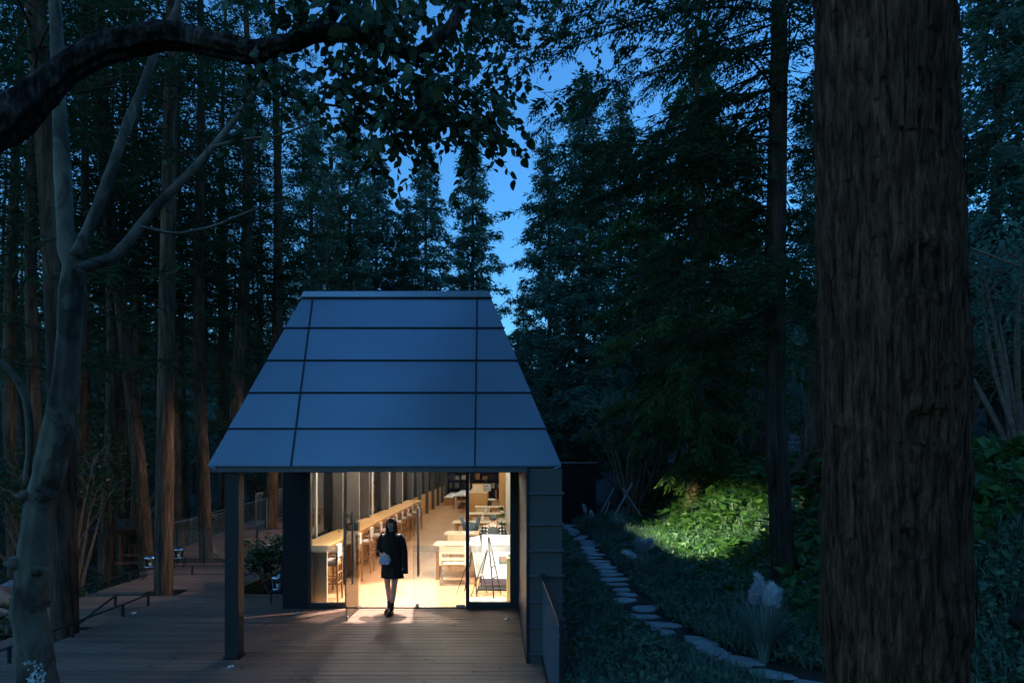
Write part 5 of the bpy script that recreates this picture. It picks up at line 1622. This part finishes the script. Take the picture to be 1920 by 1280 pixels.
def shelf_back():
    t = empty('back_shelving', (-1.6, 43.4, 0), 0, 'dark shelving with plum coloured goods on the far end wall', 'shelf')
    for z in (.1, .7, 1.3, 1.9, 2.5): MB().box(-1.9, 1.9, -.4, .2, z, z + .04).build('board', M['fin'], t)
    for x in (-1.9, -.95, 0, .95, 1.9): MB().box(x - .02, x + .02, -.4, .2, 0, 2.54).build('side_panel', M['fin'], t)
    rng = random.Random(3)
    for z in (.74, 1.34, 1.94):
        x = -1.8
        while x < 1.7:
            w = rng.uniform(.15, .4); h = rng.uniform(.2, .45)
            k = MB().box(x, x + w, -.3, .1, z, z + h).build('goods', M[rng.choice(['plum', 'grey_cloth', 'oak', 'cream', 'print_grey'])]); k.location = (-1.6, 43.4, 0)
            tag(k, 'small box of goods on the shelving at the far end', 'box', 'goods on the far shelving')
            x += w + rng.uniform(.04, .2)
shelf_back()
# pot plants on the tables
for i, (x, y, z, lab) in enumerate([(.13, 18.5, .75, 'small pot plant at the wall end of the third table'), (.14, 21.6, .75, 'small pot plant on the table furthest back'), (.12, 15.9, .75, 'green pot plant right of the person with the rucksack')]):
    t = empty('pot_plant', (x, y, z), 0, lab, 'plant', 'pot plants on the tables')
    MB().rings([(0, 0, 0, .045, .045), (0, 0, .09, .06, .06)], 14).build('pot', M['ceramic'], t, True)
    rng = np.random.default_rng(i); n = 60; q = MB()
    leaf_quads(q, rng.normal(0, .05, (n, 3)) * [1, 1, .6] + [0, 0, .17], rng.normal(0, 1, (n, 3)) + [0, 0, .4], rng.normal(0, .5, (n, 3)) + [0, 0, 1], np.full(n, .08), np.full(n, .022)); q.build('foliage', M['leaf_bank'], t)
for i, (x, y, lab) in enumerate([(-.45, 18.6, 'glass bottle standing on the third table'), (-.42, 21.6, 'small jar on the table furthest back')]):
    t = MB().rings([(0, 0, 0, .035, .035), (0, 0, .12, .035, .035), (0, 0, .16, .012, .012), (0, 0, .22, .012, .012)], 14).build('bottle', M['ceramic'], None, True); t.location = (x, y, .75); tag(t, lab, 'bottle')
for i, (x, y, lab) in enumerate([(-.2, 18.45, 'open papers on the third table'), (-.75, 15.6, 'papers at the left of the second table'), (-.6, 13.6, 'sheet of paper on the nearest table')]):
    t = MB().box(-.15, .15, -.1, .1, 0, .004).build('paper_sheet', M['white_board']); t.location = (x, y, .7515); t.rotation_euler = (0, 0, .2 * i - .1); tag(t, lab, 'paper')
# poster on a framed stand, easels, brass plinth, grey floor patch
def poster():
    t = empty('poster_stand', (-.02, 12.35, 0), R(-4), 'white poster board in a dark frame standing just inside the right pane', 'sign')
    bd = MB().box(-.30, .28, -.012, .012, .20, 1.08).build('board', M['white_board'], t)
    MB().box(-.325, -.30, -.02, .02, .06, 1.10).build('frame', M['dark_metal'], t); MB().box(.28, .305, -.02, .02, .06, 1.10).build('frame', M['dark_metal'], t)
    MB().box(-.30, .28, -.02, .02, .08, .20).build('base_panel', M['plum'], t)
    MB().box(-.35, .33, -.22, .22, 0, .03).build('foot', M['dark_metal'], t)
    # heading, logo, text lines and picture
    for i in range(7):
        x = -.08 + i * .036
        k = MB()
        k.box(x, x + .026, -.0150, -.0130, .862, .866).box(x, x + .026, -.0150, -.0130, .878, .882).box(x + .010, x + .014, -.0150, -.0130, .856, .890)
        if i % 2: k.box(x + .002, x + .006, -.0150, -.0130, .856, .884)
        k.build('heading_character', M['print_grey'], bd)
    k = MB(); k.box(-.255, -.247, -.015, -.013, .99, 1.03).box(-.235, -.227, -.015, -.013, .99, 1.03).box(-.247, -.235, -.015, -.013, 1.022, 1.03); k.build('logo', M['print_dark'], bd)
    for j in range(8):
        MB().box(-.27, -.27 + (.16 if j % 3 else .11), -.015, -.013, .72 - j * .035, .727 - j * .035).build('text_line', M['print_grey'], bd)
    MB().box(.045, .245, -.016, -.013, .50, .65).build('picture', M['photo_print'], bd)
poster()
def easel(x, y, rz, h, label, board=None):
    t = empty('easel', (x, y, 0), rz, label, 'easel', 'folding easels by the right pane')
    for s in (-1, 1):
        MB().bar((s * .02, 0, h), (s * .20, -.18, .0), .022, .014).build('leg', M['dark_metal'], t)
        MB().bar((s * .015, .03, h * .78), (s * .15, .30, .0), .018, .012).build('leg', M['dark_metal'], t)
    MB().bar((-.10, -.09, h * .5), (.10, -.09, h * .5), .016).build('crossbar', M['dark_metal'], t)
    MB().bar((-.14, -.125, h * .32), (.14, -.125, h * .32), .016).build('crossbar', M['dark_metal'], t)
    if board: 
        MB().hexa([(-.17, -.175, .36), (.17, -.175, .36), (.17, -.155, .36), (-.17, -.155, .36), (-.17, -.035, h + .02), (.17, -.035, h + .02), (.17, -.015, h + .02), (-.17, -.015, h + .02)]).build('board', M['white_board'], t)
easel(-.17, 11.65, R(70), 1.12, 'steel folding easel seen from the side in the right pane')
easel(-.46, 11.85, R(62), 1.08, 'easel with a white board behind the dark frame', True)
o = MB().box(-.1, .1, -.17, .17, 0, .785).build('brass_plinth', M['brass_panel'], None, False, .004); o.location = (.27, 11.42, .0); tag(o, 'brass coloured plinth against the right inner wall', 'plinth')
t = empty('folded_cloth', (.27, 11.4, .785), 0, 'dark folded cloth lying on the brass plinth', 'cloth')
MB().rings([(0, 0, 0, .07, .10), (0, .01, .03, .075, .105), (.01, 0, .06, .05, .07), (.01, 0, .07, .01, .02)], 14).build('fold', M['grey_cloth'], t, True)
o = MB().box(-.46, .20, -.22, .30, .0005, .012).build('floor_patch', M['patch_grey'] if 'patch_grey' in M else mat('patch_grey', (.25, .22, .18), (.32, .28, .23), 60, rough=.95)); o.location = (-.05, 11.2, 0); tag(o, 'grey patch on the floor under the easel', 'mat')  # thin grey rectangle lying on the floor boards

# ------------------------------------------------------------------ people
def skin_body(name, verts, edges, radii, m, parent, sub=2, root=0):
    me = bpy.data.meshes.new(name); me.from_pydata(verts, edges, []); me.update()
    o = bpy.data.objects.new(name, me); COL.objects.link(o)
    s = o.modifiers.new('skin', 'SKIN'); s.use_smooth_shade = True
    for i, r in enumerate(radii):
        sv = me.skin_vertices[0].data[i]
        sv.radius = r if isinstance(r, tuple) else (r, r)
        sv.use_root = (i == root)
    ss = o.modifiers.new('sub', 'SUBSURF'); ss.levels = sub; ss.render_levels = sub
    dg = bpy.context.evaluated_depsgraph_get()
    me2 = bpy.data.meshes.new_from_object(o.evaluated_get(dg))
    bpy.data.objects.remove(o)
    me2.name = name; me2.materials.clear(); me2.materials.append(m)
    me2.polygons.foreach_set('use_smooth', np.ones(len(me2.polygons), bool))
    return obj(name, me2, parent)
def hand_chain(V, E, Rr, wi, wrist, d, side, pal):
    """palm and five bent fingers grown from vertex wi; d = pointing direction, side = thumb side, pal = palm-facing"""
    d, side, pal = Vector(d).normalized(), Vector(side).normalized(), Vector(pal).normalized()
    w = Vector(wrist)
    def add(p, r, prev):
        V.append(tuple(p)); Rr.append(r); E.append((prev, len(V) - 1)); return len(V) - 1
    p = add(w + d * .045, (.028, .016), wi)
    for k, (off, ln) in enumerate(((.026, .055), (.009, .064), (-.009, .058), (-.026, .045))):
        a = add(w + d * .082 + side * off, .0085, p)
        b = add(w + d * (.082 + ln * .55) + side * off * 1.1 + pal * .012, .0078, a)
        add(w + d * (.082 + ln * .85) + side * off * 1.1 + pal * .034, .0065, b)
    a = add(w + d * .04 + side * .034, .009, p)
    b = add(w + d * .068 + side * .048 + pal * .014, .008, a)
    add(w + d * .092 + side * .046 + pal * .026, .0065, b)

def woman():
    y = 10.36; x = -1.79
    t = empty('person', (x, y, .008), R(-9), 'woman in a short black coat walking out through the open glass door', 'person')
    V = [(0, .0, .86), (0, .005, 1.0), (0, .0, 1.15), (0, .0, 1.27), (0, .005, 1.345), (0, -.008, 1.395), (0, -.018, 1.45), (0, -.012, 1.51), (0, -.005, 1.55)]
    E = [(i, i + 1) for i in range(8)]
    Rr = [(.135, .10), (.11, .085), (.125, .09), (.11, .075), .046, .045, (.064, .078), (.074, .09), (.055, .065)]
    def ch(prev, pts):
        for p, r in pts:
            V.append(p); Rr.append(r); E.append((prev, len(V) - 1)); prev = len(V) - 1
        return prev
    # nose
    ch(6, [((0, -.102, 1.448), .011)])
    # legs: image-left leg behind, image-right leg stepping forward
    ch(0, [((-.078, .0, .80), .085), ((-.072, .0, .46), .052), ((-.066, .045, .32), .050), ((-.055, .055, .10), .030), ((-.052, .02, .045), .030), ((-.055, -.09, .03), .026)])
    ch(0, [((.078, -.01, .80), .085), ((.062, -.05, .46), .052), ((.052, -.06, .32), .050), ((.032, -.085, .10), .030), ((.030, -.12, .045), .030), ((.030, -.23, .03), .026)])
    # arms
    w1 = ch(3, [((-.155, .01, 1.285), .045), ((-.215, .03, 1.06), .037), ((-.15, -.13, .985), .027)])
    hand_chain(V, E, Rr, w1, V[w1], (.85, -.5, -.05), (.0, -.1, 1), (.5, .8, 0))
    w2 = ch(3, [((.155, .01, 1.285), .045), ((.215, .02, 1.04), .037), ((.235, -.02, .81), .025)])
    hand_chain(V, E, Rr, w2, V[w2], (.05, -.1, -1), (-.2, -1, 0), (-1, .2, 0))
    body = skin_body('body', V, E, Rr, M['skin'], t)
    # coat
    k = MB()
    k.rings([(0, -.005, 1.365, .055, .058), (0, 0, 1.345, .075, .07), (0, .0, 1.325, .13, .085), (0, 0, 1.29, .178, .10), (0, 0, 1.22, .185, .118), (0, 0, 1.10, .178, .118), (0, 0, .98, .165, .115), (0, 0, .84, .175, .125), (0, -.005, .70, .182, .132), (.004, -.01, .585, .188, .14)], 44, cap=False)
    Vn = k.v[0]; aa = np.arctan2(Vn[:, 1], Vn[:, 0]); dn = np.clip((1.15 - Vn[:, 2]) / .55, 0, 1)
    fold = 1 + (.05 * np.sin(7 * aa + 5 * Vn[:, 2]) + .03 * np.sin(13 * aa + 2)) * dn
    Vn[:, 0] *= fold; Vn[:, 1] *= fold; Vn[:, 0] += .018 * dn
    k.build('coat', M['black_cloth'], t, True)
    k = MB(); k.tube([(-.13, .01, 1.305), (-.19, .02, 1.22), (-.225, .035, 1.06), (-.205, -.03, 1.02), (-.165, -.115, .99)], [.06, .064, .058, .056, .048], 14, cap=False); k.build('sleeve', M['black_cloth'], t, True)
    k = MB(); k.tube([(.13, .01, 1.305), (.185, .015, 1.22), (.218, .02, 1.04), (.232, -.005, .86), (.238, -.015, .72), (.24, -.02, .66)], [.06, .062, .055, .052, .054, .056], 14, cap=False); k.build('sleeve', M['black_cloth'], t, True)
    # hair: cap, fringe and shoulder-length sides
    rng = np.random.default_rng(2)
    k = MB()
    n = 26; rows = 9
    Vv = []
    for i in range(rows):
        th = i / (rows - 1)
        for j in range(n):
            a = 2 * math.pi * j / n                         # a = 3pi/2 faces the viewer
            front = max(0.0, -math.sin(a))
            if th < .55:
                ph = th / .55 * math.pi * .5
                r = math.sin(ph); zb = 1.485 + .032 * min(1, max(0, front - .45) / .25); z = zb + (1.597 - zb) * math.cos(ph)
                # fringe stops at the brow
                Vv.append((.094 * r * math.cos(a), .0 + .108 * r * math.sin(a), z))
            else:
                q = (th - .55) / .45
                drop = (.25 * q) * (1 - min(1, max(0, front - .62) / .12))
                zb2 = 1.485 + .032 * min(1, max(0, front - .45) / .25)
                wv = 1 + .06 * math.sin(7 * a + 3 * q)
                Vv.append((.094 * wv * (1 + .10 * q) * math.cos(a), .108 * wv * (1 - .05 * q) * math.sin(a) + .02 * q, zb2 - drop - .005))
    Q = [(i * n + j, i * n + (j + 1) % n, (i + 1) * n + (j + 1) % n, (i + 1) * n + j) for i in range(rows - 1) for j in range(n)]
    k.add(Vv, Q); k.build('hair', M['hair_brown'], t, True)
    for s in (-1, 1):
        k = MB(); k.rings([(s * .026, -.094, 1.470, .012, .005), (s * .026, -.097, 1.474, .011, .006), (s * .026, -.094, 1.478, .008, .004)], 10); k.build('eye', M['print_dark'], t, True)
    k = MB(); k.rings([(0, -.096, 1.417, .018, .004), (0, -.099, 1.421, .020, .006), (0, -.096, 1.426, .014, .004)], 12); k.build('mouth', mat('lips', (.42, .12, .11), None, rough=.4), t, True)
    for sx, fy, tip in ((-.054, .05, -.115), (.031, -.088, -.255)):
        k = MB(); k.tube([(sx, fy + .0, .185), (sx, fy + .0, .12), (sx, fy - .005, .06)], [.042, .040, .042], 14, cap=False); k.build('sock', M['black_cloth'], t, True)
        k = MB(); k.rings([(sx, (fy + tip) / 2, -.006, .046, .135), (sx, (fy + tip) / 2, .022, .050, .140)], 22); k.build('sole', M['leather'], t, False)
        k = MB(); k.rings([(sx, (fy + tip) / 2, .022, .046, .134), (sx, (fy + tip) / 2 + .01, .05, .045, .122), (sx, fy * .7 + tip * .3 + .02, .075, .040, .075), (sx, fy * .85 + tip * .15 + .01, .095, .036, .045)], 22); k.build('shoe', M['leather'], t, True)
        k = MB(); k.box(sx - .022, sx + .022, (fy * .55 + tip * .45) - .012, (fy * .55 + tip * .45) + .012, .072, .079); k.build('buckle', M['chrome'], t)
    # packet in the hand
    p = empty('pale_packet', (x - .075, y - .225, .93), 0, 'crumpled pale blue packet held in the walking woman\'s hand', 'packet')
    k = MB()
    L = []
    rings_ = [(0, 0, -.075, .05, .02), (.005, 0, -.05, .085, .032), (0, 0, 0, .095, .036), (-.01, 0, .045, .085, .034), (.01, 0, .075, .05, .022)]
    k.rings(rings_, 14)
    Vn = np.concatenate(k.v); Vn += np.random.default_rng(1).normal(0, .012, Vn.shape); k.v = [Vn]
    k.build('wrapper', M['pale_packet'], p)
woman()

def sitter():
    x, y = -.11, 14.9
    t = empty('person', (x, y, 0), 0, 'seated person in a checked shirt with dark cap seen from behind', 'person')
    V = [(0, 0, .52), (0, .02, .70), (0, .06, .86), (0, .09, .97), (0, .11, 1.05), (0, .13, 1.10), (0, .13, 1.17), (0, .12, 1.22)]
    E = [(i, i + 1) for i in range(7)]
    Rr = [(.16, .12), (.14, .10), (.16, .11), (.12, .08), .05, .06, (.08, .095), (.06, .07)]
    def ch(prev, pts):
        for p, r in pts:
            V.append(p); Rr.append(r); E.append((prev, len(V) - 1)); prev = len(V) - 1
        return prev
    for s in (-1, 1):
        ch(0, [((s * .1, .08, .52), .085), ((s * .13, .42, .50), .065), ((s * .13, .46, .25), .05), ((s * .13, .44, .07), .035), ((s * .13, .56, .035), .035)])
        w = ch(3, [((s * .19, .09, .96), .055), ((s * .27, .20, .78), .042), ((s * .14, .42, .80), .03)])
        hand_chain(V, E, Rr, w, V[w], (-s * .4, 1, 0), (-s, 0, .3), (0, 0, -1))
    skin_body('body', V, E, Rr, M['skin'], t)
    k = MB(); k.rings([(0, .0, .46, .19, .15), (0, .02, .62, .19, .14), (0, .06, .82, .21, .14), (0, .085, .93, .22, .12), (0, .10, 1.0, .13, .09), (0, .11, 1.05, .07, .065)], 24); k.build('shirt', M['plaid'], t, True)
    for s in (-1, 1):
        k = MB(); k.tube([(s * .16, .09, .97), (s * .24, .12, .90), (s * .285, .20, .78), (s * .22, .32, .79), (s * .16, .41, .80)], [.075, .075, .065, .055, .045], 14, cap=False); k.build('sleeve', M['plaid'], t, True)
        k = MB(); k.tube([(s * .09, .0, .52), (s * .12, .25, .53), (s * .13, .44, .52), (s * .13, .48, .28), (s * .13, .45, .08)], [.10, .095, .08, .07, .06], 14); k.build('trouser_leg', M['grey_cloth'], t, True)
        k = MB(); k.rings([(s * .13, .50, .0, .045, .13), (s * .13, .50, .04, .045, .125), (s * .13, .47, .08, .035, .06)], 16); k.build('shoe', M['leather'], t, True)
    k = MB(); k.rings([(0, .12, 1.13, .082, .098), (0, .125, 1.18, .096, .11), (0, .125, 1.22, .088, .10), (0, .125, 1.255, .05, .06), (0, .125, 1.265, .01, .01)], 20); k.build('hat', M['grey_cloth'], t, True)
    b = empty('rucksack', (x, y - .10, .55), 0, 'grey rucksack on the back of the seated person', 'bag')
    k = MB(); k.rings([(0, .0, .0, .13, .07), (0, -.015, .06, .145, .09), (0, 0, .25, .14, .09), (0, .03, .38, .11, .07), (0, .06, .43, .04, .03)], 20); k.build('body', M['grey_cloth'], b, True)
    MB().box(-.10, .10, -.115, -.07, .05, .20).build('pocket', M['grey_cloth'], b, bevel=.02)
    for s in (-1, 1):
        k = MB(); k.tube([(s * .08, .06, .40), (s * .10, .14, .46), (s * .11, .22, .42)], .014, 8); k.build('strap', M['black_cloth'], b, True)
sitter()
